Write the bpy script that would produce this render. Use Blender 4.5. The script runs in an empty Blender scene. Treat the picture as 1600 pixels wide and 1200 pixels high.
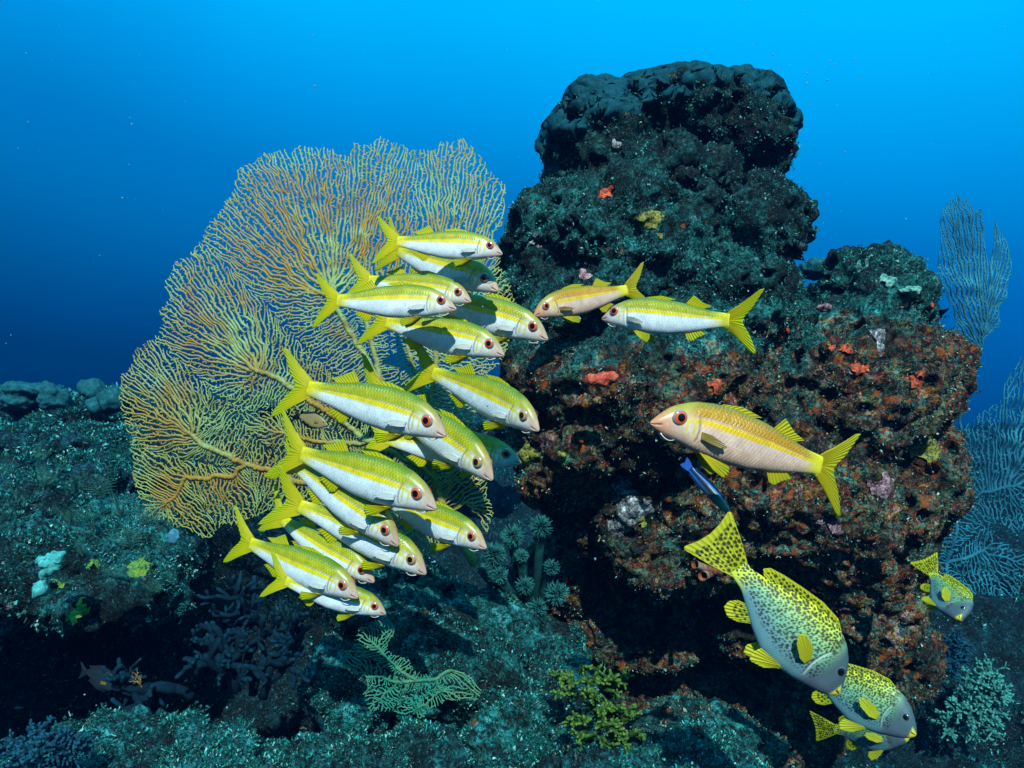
import bpy, bmesh, math, random
import numpy as np
from mathutils import Vector, Matrix
R = math.radians
SC = bpy.context.scene
COL = SC.collection
F = 1142.0          # focal length in photo pixels (1600 wide)
CZ = 1.0            # camera height

# ------------------------------------------------------------ camera
cd = bpy.data.cameras.new('camera'); cam = bpy.data.objects.new('camera', cd); COL.objects.link(cam)
cam.location = (0, 0, CZ); cam.rotation_euler = (R(90), 0, 0)
cd.sensor_width = 36; cd.lens = 36*F/1600; cd.clip_start = .02; cd.clip_end = 200
SC.camera = cam
# ------------------------------------------------------------ light
SUN_DIR = Vector((-.08, .735, -.66)).normalized()
sl = bpy.data.lights.new('sun', 'SUN'); sl.energy = 4.9; sl.angle = R(.6); sl.color = (1, .965, .90)
so = bpy.data.objects.new('sun', sl); COL.objects.link(so)
so.rotation_euler = SUN_DIR.to_track_quat('-Z', 'Y').to_euler(); so.location = (1, -2, 4)
W = bpy.data.worlds.new('World'); SC.world = W; W.use_nodes = True
def build_world():
    nt = W.node_tree; N = nt.nodes; L = nt.links; N.clear()
    out = N.new('ShaderNodeOutputWorld'); bg = N.new('ShaderNodeBackground'); L.new(bg.outputs[0], out.inputs[0])
    tc = N.new('ShaderNodeTexCoord'); sp = N.new('ShaderNodeSeparateXYZ'); L.new(tc.outputs['Generated'], sp.inputs[0])
    # open water: bright towards the surface on the right, deep blue downwards on the left
    m1 = N.new('ShaderNodeMath'); m1.operation = 'MULTIPLY_ADD'; L.new(sp.outputs['X'], m1.inputs[0]); m1.inputs[1].default_value = .15
    L.new(sp.outputs['Z'], m1.inputs[2])
    no = N.new('ShaderNodeTexNoise'); no.inputs['Scale'].default_value = 2.2; L.new(tc.outputs['Generated'], no.inputs['Vector'])
    m2 = N.new('ShaderNodeMath'); m2.operation = 'MULTIPLY_ADD'; L.new(no.outputs[0], m2.inputs[0]); m2.inputs[1].default_value = .10
    L.new(m1.outputs[0], m2.inputs[2])
    mr = N.new('ShaderNodeMapRange'); L.new(m2.outputs[0], mr.inputs[0])
    mr.inputs[1].default_value = -.6; mr.inputs[2].default_value = 1.1
    cr = N.new('ShaderNodeValToRGB'); L.new(mr.outputs[0], cr.inputs[0]); e = cr.color_ramp.elements
    def t(v): return (v+.6)/1.7
    stops = [(-.55, (0, .0008, .002)), (-.28, (0, .005, .014)), (-.10, (0, .020, .058)), (.02, (0, .052, .150)), (.10, (0, .102, .29)), (.19, (0, .165, .46)), (.28, (0, .21, .58)),
             (.37, (0, .31, .78)), (.42, (0, .38, .88)), (.49, (0, .48, 1.02)), (.60, (0, .60, 1.12)), (.80, (.02, .72, 1.2)), (1.05, (.08, .85, 1.3))]
    e[0].position = t(stops[0][0]); e[0].color = (*stops[0][1], 1)
    e[1].position = t(stops[-1][0]); e[1].color = (*stops[-1][1], 1)
    for p, c in stops[1:-1]:
        k = e.new(t(p)); k.color = (*c, 1)
    L.new(cr.outputs[0], bg.inputs[0]); bg.inputs[1].default_value = .80
build_world()
SC.view_settings.view_transform = 'Standard'; SC.view_settings.look = 'None'
SC.view_settings.exposure = 0.35; SC.view_settings.gamma = 1.0; SC.view_settings.use_curve_mapping = False
SC.cycles.use_denoising = True
SC.cycles.max_bounces = 5; SC.cycles.diffuse_bounces = 3; SC.cycles.volume_bounces = 0
SC.cycles.transparent_max_bounces = 8

# ------------------------------------------------------------ helpers
def P(px, py, Y): return Vector(((px-800)/F*Y, Y, CZ-(py-600)/F*Y))
def hsh(ix, iy, iz, seed):
    h = (ix.astype(np.int64)*374761393 + iy.astype(np.int64)*668265263 + iz.astype(np.int64)*2147483647 + seed*974634777) & 0x7fffffff
    h = (h ^ (h >> 13))*1274126177 & 0x7fffffff
    h = (h ^ (h >> 16))
    return (h & 0xffff)/65535.0
def vn(p, sc, seed=0):
    q = p/sc; i = np.floor(q); f = q-i; f = f*f*(3-2*f); i = i.astype(np.int64)
    r = 0
    for dx in (0, 1):
        for dy in (0, 1):
            for dz in (0, 1):
                w = (f[:, 0] if dx else 1-f[:, 0])*(f[:, 1] if dy else 1-f[:, 1])*(f[:, 2] if dz else 1-f[:, 2])
                r = r + w*hsh(i[:, 0]+dx, i[:, 1]+dy, i[:, 2]+dz, seed)
    return r
def fbm(p, sc, seed=0, oc=4, g=.5):
    s = 0; a = 1; t = 0
    for k in range(oc):
        s = s+a*vn(p, sc/2**k, seed+k*17); t += a; a *= g
    return s/t
def worley(p, sc, seed=0):
    q = p/sc; i = np.floor(q).astype(np.int64); best = np.full(len(p), 9.0)
    for dx in (-1, 0, 1):
        for dy in (-1, 0, 1):
            for dz in (-1, 0, 1):
                a, b, c = i[:, 0]+dx, i[:, 1]+dy, i[:, 2]+dz
                d = (a+hsh(a, b, c, seed)-q[:, 0])**2+(b+hsh(a, b, c, seed+5)-q[:, 1])**2+(c+hsh(a, b, c, seed+9)-q[:, 2])**2
                best = np.minimum(best, d)
    return np.sqrt(best)
def sstep(x, a, b):
    t = np.clip((x-a)/(b-a), 0, 1); return t*t*(3-2*t)

def meshdata(name, V, Fc, mat=None, smooth=True, col=None, attrs=None):
    V = np.asarray(V, dtype=np.float32)
    me = bpy.data.meshes.new(name)
    if isinstance(Fc, np.ndarray):
        n, k = Fc.shape
        me.vertices.add(len(V)); me.vertices.foreach_set('co', V.ravel())
        me.loops.add(n*k); me.loops.foreach_set('vertex_index', Fc.astype(np.int32).ravel())
        me.polygons.add(n); me.polygons.foreach_set('loop_start', np.arange(0, n*k, k, dtype=np.int32))
        me.update(calc_edges=True); me.validate()
    else:
        me.from_pydata([tuple(v) for v in V], [], Fc); me.update()
    me.polygons.foreach_set('use_smooth', [smooth]*len(me.polygons))
    if col is not None:
        ca = me.color_attributes.new('col', 'FLOAT_COLOR', 'POINT'); ca.data.foreach_set('color', np.asarray(col, dtype=np.float32).ravel())
    for k, v in (attrs or {}).items():
        at = me.attributes.new(k, 'FLOAT', 'POINT'); at.data.foreach_set('value', np.asarray(v, dtype=np.float32))
    if mat: me.materials.append(mat)
    me.update()
    return me
def obj(name, me, parent=None):
    o = bpy.data.objects.new(name, me); COL.objects.link(o)
    if parent: o.parent = parent
    return o
def tag(o, label=None, cat=None, group=None, kind=None):
    if label: o['label'] = label
    if cat: o['category'] = cat
    if group: o['group'] = group
    if kind: o['kind'] = kind
    return o
def empty(name, loc=(0, 0, 0)):
    o = bpy.data.objects.new(name, None); COL.objects.link(o); o.location = loc; o.empty_display_size = .02
    return o
def copy_tree(o, parent=None):
    c = o.copy(); COL.objects.link(c)
    if parent: c.parent = parent
    for ch in [x for x in KIDS.get(o.name, [])]: copy_tree(ch, c)
    return c
KIDS = {}
def reg(root):
    allo = list(bpy.data.objects)
    for o in allo:
        if o.parent:
            KIDS.setdefault(o.parent.name, [])
            if o not in KIDS[o.parent.name]: KIDS[o.parent.name].append(o)

class MB:            # simple mesh collector
    def __init__(s): s.V = []; s.F = []; s.n = 0; s.A = []
    def add(s, V, Fc, a=0.0):
        V = np.asarray(V, float); s.V.append(V); s.F += [tuple(i+s.n for i in f) for f in Fc]; s.n += len(V)
        s.A.append(np.broadcast_to(np.asarray(a, float), (len(V),)))
    def tube(s, pts, rad, k=6, a=0.0, cap=True):
        pts = np.asarray(pts, float); n = len(pts); rad = np.broadcast_to(np.asarray(rad, float), (n,))
        T = np.gradient(pts, axis=0); T /= np.linalg.norm(T, axis=1)[:, None]+1e-12
        ref = np.array([0, 0, 1.0]) if abs(T[0][2]) < .8 else np.array([1.0, 0, 0])
        V = []; u = np.cross(T[0], ref); u /= np.linalg.norm(u)
        for i in range(n):
            u = u-T[i]*np.dot(u, T[i]); u /= np.linalg.norm(u)+1e-12; w = np.cross(T[i], u)
            for j in range(k):
                an = 2*math.pi*j/k; V.append(pts[i]+rad[i]*(math.cos(an)*u+math.sin(an)*w))
        Fc = [(i*k+j, i*k+(j+1) % k, (i+1)*k+(j+1) % k, (i+1)*k+j) for i in range(n-1) for j in range(k)]
        if cap:
            V.append(pts[-1]+T[-1]*rad[-1]*.8); V.append(pts[0]-T[0]*rad[0]*.3)
            Fc += [((n-1)*k+j, (n-1)*k+(j+1) % k, n*k) for j in range(k)]
            Fc += [((j+1) % k, j, n*k+1) for j in range(k)]
        s.add(V, Fc, a)
    def ball(s, c, r, nu=10, nv=7, a=0.0, sc=(1, 1, 1)):
        V = [(0, 0, 1)]+[(math.sin(math.pi*i/nv)*math.cos(2*math.pi*j/nu), math.sin(math.pi*i/nv)*math.sin(2*math.pi*j/nu), math.cos(math.pi*i/nv)) for i in range(1, nv) for j in range(nu)]+[(0, 0, -1)]
        V = np.array(V)*np.array(sc)*r+np.array(c)
        Fc = [(0, 1+j, 1+(j+1) % nu) for j in range(nu)]
        Fc += [(1+i*nu+j, 1+(i+1)*nu+j, 1+(i+1)*nu+(j+1) % nu, 1+i*nu+(j+1) % nu) for i in range(nv-2) for j in range(nu)]
        b = 1+(nv-2)*nu; Fc += [(b+j, b+nu, b+(j+1) % nu) for j in range(nu)]
        s.add(V, Fc, a)
    def build(s, name, mat, parent=None, smooth=True):
        return obj(name, s.data(name, mat, smooth), parent)
    def data(s, name, mat, smooth=True):
        return meshdata(name, np.concatenate(s.V), s.F, mat, smooth, attrs={'tip': np.concatenate(s.A)})

# ------------------------------------------------------------ materials
class NT:
    def __init__(s, name):
        s.m = bpy.data.materials.new(name); s.m.use_nodes = True; s.t = s.m.node_tree; s.t.nodes.clear()
        s.out = s.n('ShaderNodeOutputMaterial'); s.b = s.n('ShaderNodeBsdfPrincipled'); s.l(s.b.outputs[0], s.out.inputs[0])
    def n(s, ty, **kw):
        x = s.t.nodes.new(ty)
        for k, v in kw.items(): setattr(x, k, v)
        return x
    def l(s, a, b): s.t.links.new(a, b)
    def noise(s, scale, detail=4, rough=.6, vec=None, dist=0):
        x = s.n('ShaderNodeTexNoise'); x.inputs['Scale'].default_value = scale; x.inputs['Detail'].default_value = detail
        x.inputs['Roughness'].default_value = rough; x.inputs['Distortion'].default_value = dist
        if vec is not None: s.l(vec, x.inputs['Vector'])
        return x.outputs[0]
    def vor(s, scale, vec=None, feat='F1'):
        x = s.n('ShaderNodeTexVoronoi'); x.feature = feat; x.inputs['Scale'].default_value = scale
        if vec is not None: s.l(vec, x.inputs['Vector'])
        return x.outputs[0]
    def ramp(s, src, stops, interp='LINEAR'):
        x = s.n('ShaderNodeValToRGB'); s.l(src, x.inputs[0]); e = x.color_ramp.elements; x.color_ramp.interpolation = interp
        def c4(c): return (c, c, c, 1) if not hasattr(c, '__len__') else (*c, 1)
        e[0].position = stops[0][0]; e[0].color = c4(stops[0][1]); e[1].position = stops[-1][0]; e[1].color = c4(stops[-1][1])
        for p, c in stops[1:-1]: k = e.new(p); k.color = c4(c)
        return x.outputs[0]
    def mix(s, f, a, b, mode='MIX'):
        x = s.n('ShaderNodeMix'); x.data_type = 'RGBA'; x.blend_type = mode
        for v, i in ((f, 0), (a, 6), (b, 7)):
            if hasattr(v, 'links'): s.l(v, x.inputs[i])
            elif i == 0: x.inputs[0].default_value = v
            else: x.inputs[i].default_value = (*v, 1)
        return x.outputs[2]
    def math(s, op, a, b=0.0, c=0.0, clamp=False):
        x = s.n('ShaderNodeMath'); x.operation = op; x.use_clamp = clamp
        for v, i in ((a, 0), (b, 1), (c, 2)):
            if hasattr(v, 'links'): s.l(v, x.inputs[i])
            else: x.inputs[i].default_value = v
        return x.outputs[0]
    def attr(s, name):
        x = s.n('ShaderNodeAttribute'); x.attribute_name = name; return x
    def bump(s, h, strength, dist, nrm=None):
        x = s.n('ShaderNodeBump'); s.l(h, x.inputs['Height']); x.inputs['Strength'].default_value = strength; x.inputs['Distance'].default_value = dist
        if nrm is not None: s.l(nrm, x.inputs['Normal'])
        return x.outputs[0]

def rock_material(name, dark=(.004, .012, .013), turf=(.006, .16, .15), pale=(.06, .52, .47), red=1.0, bright=1.0):
    s = NT(name); co = s.n('ShaderNodeTexCoord').outputs['Object']
    zone = s.attr('zone').outputs['Fac']
    geo = s.n('ShaderNodeNewGeometry'); sp = s.n('ShaderNodeSeparateXYZ'); s.l(geo.outputs['Normal'], sp.inputs[0])
    big = s.noise(7, 3, .6, co); mid = s.noise(26, 6, .75, co, .6); fine = s.noise(95, 5, .8, co, .8); vf = s.noise(260, 3, .8, co, .4)
    mid2 = s.noise(17, 5, .7, co, 1.0)
    # turf growth in ragged clumps
    f1 = s.math('ADD', s.math('ADD', s.math('MULTIPLY', mid, .40), s.math('MULTIPLY', fine, .45)), s.math('MULTIPLY', s.noise(190, 4, .8, co, .5), .15))
    c_t = s.ramp(f1, [(.455, dark), (.485, tuple(.65*a+.35*b for a, b in zip(dark, turf))), (.51, turf), (.54, tuple(.6*a+.4*b for a, b in zip(turf, pale))), (.575, pale), (.64, (.70, .92, .86))])
    c_b = s.ramp(f1, [(.455, (.004, .003, .003)), (.485, (.04, .024, .012)), (.51, (.17, .09, .035)), (.545, (.46, .30, .15)), (.58, (.85, .70, .52))])
    # maroon and rust crust, orange and red sponge, pink coralline crust, olive algae
    hue = s.noise(14, 5, .7, co, 1.2)
    c_r = s.ramp(hue, [(.36, (.02, .34, .26)), (.42, (.42, .26, .03)), (.46, (.02, .36, .28)), (.505, (.30, .025, .02)), (.54, (.58, .05, .02)), (.575, (.48, .38, .03)), (.64, (.80, .36, .38))])
    c_b = s.mix(s.ramp(mid2, [(.36, 0), (.50, .95)]), c_b, s.mix(1.0, c_r, s.ramp(f1, [(.46, .04), (.50, .45), (.56, 1.4)]), 'MULTIPLY'))
    dk = s.ramp(s.math('ADD', zone, s.math('MULTIPLY', s.noise(8, 4, .6, co), .35)), [(0, .32), (.45, 1)])  # low zone dims the turf: weaker light on the pillar top, put into colour
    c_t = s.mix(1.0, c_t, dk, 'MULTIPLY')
    zf = s.math('ADD', s.math('MULTIPLY', zone, .9), s.math('MULTIPLY', s.math('SUBTRACT', s.noise(10, 6, .72, co, 1.2), .5), 3.0))
    zf = s.math('ADD', zf, s.math('MULTIPLY', sp.outputs['Z'], -.30))
    zf = s.ramp(zf, [(.40, 0), (.75, 1)])
    c = s.mix(zf, c_t, c_b)
    c = s.mix(1.0, c, s.ramp(s.noise(5.5, 3, .6, co, .8), [(.38, .18), (.48, .75), (.60, 1.25)]), 'MULTIPLY')
    og = s.math('ADD', s.noise(22, 3, .6, co, .5), s.math('MULTIPLY', s.math('SUBTRACT', zone, 1.0), .10))
    c = s.mix(s.ramp(og, [(.61, 0), (.64, .9*red)]), c, s.mix(fine, (.35, .02, .008), (.85, .20, .01)))
    pk = s.noise(15, 4, .65, co, 2.5)
    c = s.mix(s.ramp(pk, [(.64, 0), (.70, .7)]), c, s.mix(fine, (.14, .06, .07), (.62, .50, .48)))
    yl = s.noise(9, 4, .6, co, .7)
    c = s.mix(s.ramp(yl, [(.68, 0), (.74, .75*red)]), c, s.mix(fine, (.05, .06, .005), (.42, .34, .02)))
    # tiny pale flecks of shell and sand
    c = s.mix(s.ramp(vf, [(.60, 0), (.68, .5)]), c, s.mix(zf, (.45*bright, .75*bright, .72*bright), (.75, .6, .48)))
    # bore holes
    hole = s.ramp(s.vor(21, co), [(.10, 1), (.16, 0)])
    c = s.mix(s.math('MULTIPLY', hole, s.ramp(big, [(.48, 0), (.54, 1)])), c, (.003, .003, .003))
    s.l(c, s.b.inputs['Base Color']); s.b.inputs['Roughness'].default_value = .8; s.b.inputs['Specular IOR Level'].default_value = .25
    n1 = s.bump(mid, 1.0, .05); n2 = s.bump(fine, 1.0, .022, n1); n3 = s.bump(vf, 1.0, .008, n2)
    s.l(n3, s.b.inputs['Normal'])
    return s.m
def growth_material(name, cols, rough=.7, transl=.25):
    s = NT(name); geo = s.n('ShaderNodeNewGeometry')
    n = len(cols); c = s.ramp(geo.outputs['Random Per Island'], [(i/(n-1)*.98, k) for i, k in enumerate(cols)], 'CONSTANT' if n > 3 else 'LINEAR')
    s.l(c, s.b.inputs['Base Color']); s.b.inputs['Roughness'].default_value = rough; s.b.inputs['Specular IOR Level'].default_value = .2
    tr = s.n('ShaderNodeBsdfTranslucent'); s.l(c, tr.inputs[0]); mx = s.n('ShaderNodeMixShader'); mx.inputs[0].default_value = transl
    s.l(s.b.outputs[0], mx.inputs[1]); s.l(tr.outputs[0], mx.inputs[2]); s.l(mx.outputs[0], s.out.inputs[0])
    return s.m
def coral_material(name, base, tipc, scale=60, rough=.7, speck=.35, bump=.6):
    s = NT(name); co = s.n('ShaderNodeTexCoord').outputs['Object']; tip = s.attr('tip').outputs['Fac']
    nf = s.noise(scale, 5, .75, co); nb = s.noise(scale*.2, 3, .6, co)
    c = s.mix(tip, base, tipc)
    c = s.mix(s.ramp(nf, [(.35, 1), (.62, 0)]), c, s.mix(.75, c, (.004, .008, .01)))
    c = s.mix(s.ramp(nb, [(.40, speck), (.65, 0)]), c, tuple(v*.35 for v in base))
    s.l(c, s.b.inputs['Base Color']); s.b.inputs['Roughness'].default_value = .88; s.b.inputs['Specular IOR Level'].default_value = .08
    s.l(s.bump(nf, bump, .006), s.b.inputs['Normal'])
    return s.m
def col_material(name, rough=.4, transl=0.0, bump=0.0, spec=.5, coat=0.0, mottle=.0):
    s = NT(name); a = s.attr('col'); c = a.outputs['Color']
    if mottle:
        co = s.n('ShaderNodeTexCoord').outputs['Object']
        c = s.mix(s.ramp(s.noise(60, 4, .6, co), [(.35, mottle), (.65, 0)]), c, s.mix(1.0, c, (.55, .5, .5), 'MULTIPLY'))
    s.l(c, s.b.inputs['Base Color']); s.b.inputs['Roughness'].default_value = rough; s.b.inputs['Specular IOR Level'].default_value = spec
    s.b.inputs['Coat Weight'].default_value = coat; s.b.inputs['Coat Roughness'].default_value = .25
    if bump: s.l(s.bump(a.outputs['Alpha'], bump, .0022), s.b.inputs['Normal'])
    if transl:
        tr = s.n('ShaderNodeBsdfTranslucent'); s.l(c, tr.inputs[0]); mx = s.n('ShaderNodeMixShader'); mx.inputs[0].default_value = transl
        s.l(s.b.outputs[0], mx.inputs[1]); s.l(tr.outputs[0], mx.inputs[2]); s.l(mx.outputs[0], s.out.inputs[0])
    return s.m
def flat_material(name, c, rough=.3, spec=.6):
    s = NT(name); co = s.n('ShaderNodeTexCoord').outputs['Object']
    k = s.mix(s.noise(180, 2, .5, co), tuple(v*.8 for v in c), tuple(min(1, v*1.2) for v in c)); s.l(k, s.b.inputs['Base Color'])
    s.b.inputs['Roughness'].default_value = rough; s.b.inputs['Specular IOR Level'].default_value = spec
    return s.m

M_ROCK = rock_material('encrusted_rock')
M_REEF = rock_material('teal_reef', dark=(.004, .018, .020), turf=(.003, .22, .23), pale=(.09, .78, .78), red=.55, bright=1.2)
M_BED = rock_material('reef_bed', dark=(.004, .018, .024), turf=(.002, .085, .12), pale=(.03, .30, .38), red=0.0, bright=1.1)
M_TURF_T = growth_material('teal_turf', [(.003, .04, .04), (.008, .17, .15), (.004, .06, .06), (.04, .42, .37), (.02, .11, .05), (.01, .22, .20), (.30, .62, .56), (.004, .05, .05), (.008, .13, .12), (.003, .03, .03), (.05, .12, .02)])
M_TURF_R = growth_material('brown_turf', [(.03, .02, .01), (.10, .06, .03), (.06, .01, .008), (.34, .27, .14), (.02, .07, .05), (.20, .14, .02), (.65, .56, .46), (.10, .36, .28), (.02, .10, .08), (.02, .015, .01), (.05, .03, .02)])

# ------------------------------------------------------------ rock builder
def remesh_blobs(blobs, voxel):
    bm = bmesh.new()
    for c, r, tilt in blobs:
        m = Matrix.Translation(c) @ Matrix.Rotation(tilt, 4, 'Y') @ Matrix.Diagonal((*r, 1))
        bmesh.ops.create_icosphere(bm, subdivisions=4, radius=1, matrix=m)
    me = bpy.data.meshes.new('tmp'); bm.to_mesh(me); bm.free()
    o = bpy.data.objects.new('tmp', me); COL.objects.link(o)
    md = o.modifiers.new('r', 'REMESH'); md.mode = 'VOXEL'; md.voxel_size = voxel
    dg = bpy.context.evaluated_depsgraph_get(); ev = o.evaluated_get(dg)
    m2 = bpy.data.meshes.new_from_object(ev)
    bpy.data.objects.remove(o); bpy.data.meshes.remove(me)
    return m2
def getvn(me):
    n = len(me.vertices); v = np.empty(n*3, np.float32); me.vertices.foreach_get('co', v)
    nn = np.empty(n*3, np.float32); me.vertex_normals.foreach_get('vector', nn)
    return v.reshape(-1, 3).astype(float), nn.reshape(-1, 3).astype(float)
def B(px, py, Y, rx, rz, ry, tilt=0):     # blob: photo position, distance, half sizes (px, px, metres)
    return (P(px, py, Y), (rx*Y/F, ry, rz*Y/F), R(tilt))
def rock(name, blobs, voxel, mat, amp=1.0, seed=1, zonef=None, bumps=None, pre=None):
    me = remesh_blobs(blobs, voxel)
    for (a, sc, kind) in (bumps or [(.10, .34, 'n'), (.055, .13, 'n'), (.020, .07, 'r'), (.040, .06, 'p'), (.014, .030, 'n'), (.008, .026, 'w'), (.006, .012, 'n')]):
        v, n = getvn(me)
        if kind == 'n': d = (fbm(v, sc, seed, 2)-.5)*2
        elif kind == 'r': d = .5-2*np.abs(fbm(v, sc, seed+3, 2)-.5)*2
        elif kind == 'w': d = .5-1.2*worley(v, sc, seed+7)**2
        elif kind == 'p': d = -sstep(-worley(v, sc, seed+11), -.34, -.16)*sstep(vn(v, .17, seed+2), .45, .6)
        if kind != 'p': d = d-d.mean()
        v = v+n*(d*a*amp)[:, None]
        me.vertices.foreach_set('co', v.astype(np.float32).ravel()); me.update()
    v, n = getvn(me)
    z = zonef(v) if zonef else np.zeros(len(v))
    at = me.attributes.new('zone', 'FLOAT', 'POINT'); at.data.foreach_set('value', z.astype(np.float32))
    me.polygons.foreach_set('use_smooth', [True]*len(me.polygons)); me.materials.clear(); me.materials.append(mat)
    me.name = name
    return obj(name, me)
rng = np.random.default_rng(5)
def tufts(o, name, n, size, mat, seed=0, cond=None, blades=4, parent=None, lean=.9, width=.22, clump=.05, label=None):
    me = o.data; v, nn = getvn(me); g = np.random.default_rng(seed)
    nf = len(me.polygons); a = np.empty(nf, np.float32); me.polygons.foreach_get('area', a)
    ce = np.empty(nf*3, np.float32); me.polygons.foreach_get('center', ce); ce = ce.reshape(-1, 3).astype(float)
    fn = np.empty(nf*3, np.float32); me.polygons.foreach_get('normal', fn); fn = fn.reshape(-1, 3).astype(float)
    w = a.astype(float)*sstep(fbm(ce, clump, seed+3, 2), .38, .62)
    w *= (fn @ np.array([0, -1, .35]) > -.25)
    w *= (ce[:, 1] < 6)
    if cond is not None: w *= cond(ce, fn)
    if w.sum() <= 0: return None
    idx = g.choice(nf, n, p=w/w.sum())
    c = ce[idx]+g.normal(0, 1, (n, 3))*np.sqrt(a[idx])[:, None]*.4; nr = fn[idx]
    V = []; nb = blades
    sz = size*np.clip(np.exp(g.normal(0, .35, n)), .4, 1.7)
    VV = np.empty((n, nb, 4, 3))
    for b in range(nb):
        d = nr+g.normal(0, 1, (n, 3))*lean*.55; d /= np.linalg.norm(d, axis=1)[:, None]
        t = np.cross(d, g.normal(0, 1, (n, 3))); t /= np.linalg.norm(t, axis=1)[:, None]
        L = sz*g.uniform(.5, 1.2, n)
        base = c-nr*.002
        bend = g.normal(0, 1, (n, 3))*(.25*L)[:, None]
        VV[:, b, 0] = base-t*(L*width*.4)[:, None]; VV[:, b, 1] = base+t*(L*width*.4)[:, None]
        midp = base+d*(L*.6)[:, None]+bend
        VV[:, b, 2] = midp+t*(L*width*.6)[:, None]; VV[:, b, 3] = base+d*L[:, None]+bend*.4-t*(L*width*.3)[:, None]
    Vf = VV.reshape(-1, 3); k = n*nb
    i = np.arange(k)*4
    Fq = np.stack([i, i+1, i+2, i+3], 1)
    # blades of one tuft share a colour by being joined at a common root vertex
    m = meshdata(name, Vf, Fq, mat, smooth=False)
    t = obj(name, m, parent); tag(t, kind='stuff')
    return t

# ============================================================ SETTING
def bed_h(x, y):
    p = np.stack([x, y, np.zeros_like(x)], 1)
    edge = -.28-.10*(y-2)+.25*(vn(p, .9, 4)-.5)
    left = sstep(-x, -edge, -edge+.45)*sstep(y, 1.75, 2.25)
    plate = .58+.05*np.clip(y-2, 0, 4)+.04*(vn(p, 1.5, 8)-.5)
    h = -.22*np.ones_like(x)
    h = h*(1-left)+plate*left
    front = sstep(-y, -1.62, -1.30)*sstep(-x, -.55, .1)
    h = np.maximum(h, -.22+front*.50)
    right = sstep(x, .9, 1.7)*sstep(y, 2.3, 3.0)
    h = np.maximum(h, -.22+right*.36)
    back = sstep(y, 3.2, 5.5); h = np.maximum(h, -.22+back*(.45+.35*sstep(-x, -1, 1.5)))
    h = np.where(y < .9, h-sstep(-y, -.9, 0)*.2, h)
    return h+.20*(fbm(p, .55, 21, 4)-.5)+.14*(fbm(p, .20, 31, 3)-.5)+.07*(.5-2*np.abs(fbm(p, .15, 41, 3)-.5)*2)+.05*(.5-worley(p, .10, 3)**2)
def make_bed():
    nx, ny = 520, 520
    u = np.linspace(-1, 1, nx); v = np.linspace(0, 1, ny)
    xs = 11*np.sign(u)*np.abs(u)**1.8; ys = -1.2+14*v**1.7
    X, Y = np.meshgrid(xs, ys); x = X.ravel(); y = Y.ravel(); h = bed_h(x, y)
    V = np.stack([x, y, h], 1); i = np.arange(nx*ny).reshape(ny, nx)
    Fq = np.stack([i[:-1, :-1].ravel(), i[:-1, 1:].ravel(), i[1:, 1:].ravel(), i[1:, :-1].ravel()], 1)
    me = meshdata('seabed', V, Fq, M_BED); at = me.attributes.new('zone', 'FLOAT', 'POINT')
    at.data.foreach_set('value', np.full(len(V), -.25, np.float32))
    o = obj('seabed', me); tag(o, kind='structure'); return o
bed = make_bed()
t_ = tufts(bed, 'turf_algae', 60000, .010, M_TURF_T, 3, cond=lambda c, n: (np.abs(c[:, 0]) < .9*c[:, 1]+.2)*(c[:, 1] > .7)/(np.clip(c[:, 1], .5, 99)**1.5), clump=.12)

# the big pillar
def zone_b(v):
    px = 800+v[:, 0]*F/v[:, 1]; py = 600-(v[:, 2]-CZ)*F/v[:, 1]
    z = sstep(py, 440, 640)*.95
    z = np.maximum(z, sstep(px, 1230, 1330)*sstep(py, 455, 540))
    return z-.30*sstep(-py, -380, -200)+.1  # teal-to-rust growth, less a term that paints the poorly lit top darker
pillar_blobs = [
    B(1140, 216, 2.06, 80, 74, .25), B(1060, 195, 2.04, 84, 56, .25), B(1010, 205, 2.02, 100, 52, .25, -14), B(945, 245, 2.0, 92, 82, .25),
    B(1010, 315, 2.02, 138, 84, .32), B(990, 400, 1.98, 178, 130, .36), B(1115, 390, 2.02, 104, 92, .34), B(1125, 480, 1.96, 112, 100, .34), B(1165, 385, 1.99, 54, 66, .26),
    B(930, 480, 1.98, 132, 160, .34), B(1010, 600, 1.92, 205, 170, .34), B(900, 660, 1.96, 112, 150, .30),
    B(1330, 490, 1.98, 56, 84, .26), B(1390, 585, 1.98, 58, 66, .26), B(1265, 550, 1.97, 84, 86, .28), B(1300, 620, 1.90, 150, 150, .30), B(1386, 628, 1.96, 50, 76, .25), B(1404, 700, 1.95, 52, 78, .25), B(1375, 745, 1.94, 90, 108, .27),
    B(1220, 720, 1.94, 180, 170, .30), B(1060, 780, 2.02, 190, 150, .30), B(1290, 850, 1.95, 92, 110, .27), B(1355, 860, 1.97, 66, 100, .25), B(1310, 960, 2.0, 80, 100, .24), B(1360, 1000, 2.06, 50, 90, .2),
    B(1200, 890, 2.18, 150, 140, .26), B(980, 900, 2.26, 150, 140, .24), B(1100, 1060, 2.62, 240, 200, .30), B(900, 1100, 2.55, 160, 170, .25)]
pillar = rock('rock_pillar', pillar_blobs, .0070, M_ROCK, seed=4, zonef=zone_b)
tag(pillar, 'tall dark rock pillar crusted in teal turf above and rust red growth below, standing right of centre', 'reef rock')
pzi = lambda c: (800+c[:, 0]*F/c[:, 1], 600-(c[:, 2]-CZ)*F/c[:, 1])
def upper(c, n):
    px, py = pzi(c); return 1-sstep(py, 420, 640)*.75
def lower(c, n):
    px, py = pzi(c); return sstep(py, 430, 620)
tufts(pillar, 'turf_algae', 60000, .0052, M_TURF_T, 11, cond=upper, parent=pillar)
tufts(pillar, 'encrusting_growth', 45000, .0055, M_TURF_R, 12, cond=lower, parent=pillar)

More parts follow.
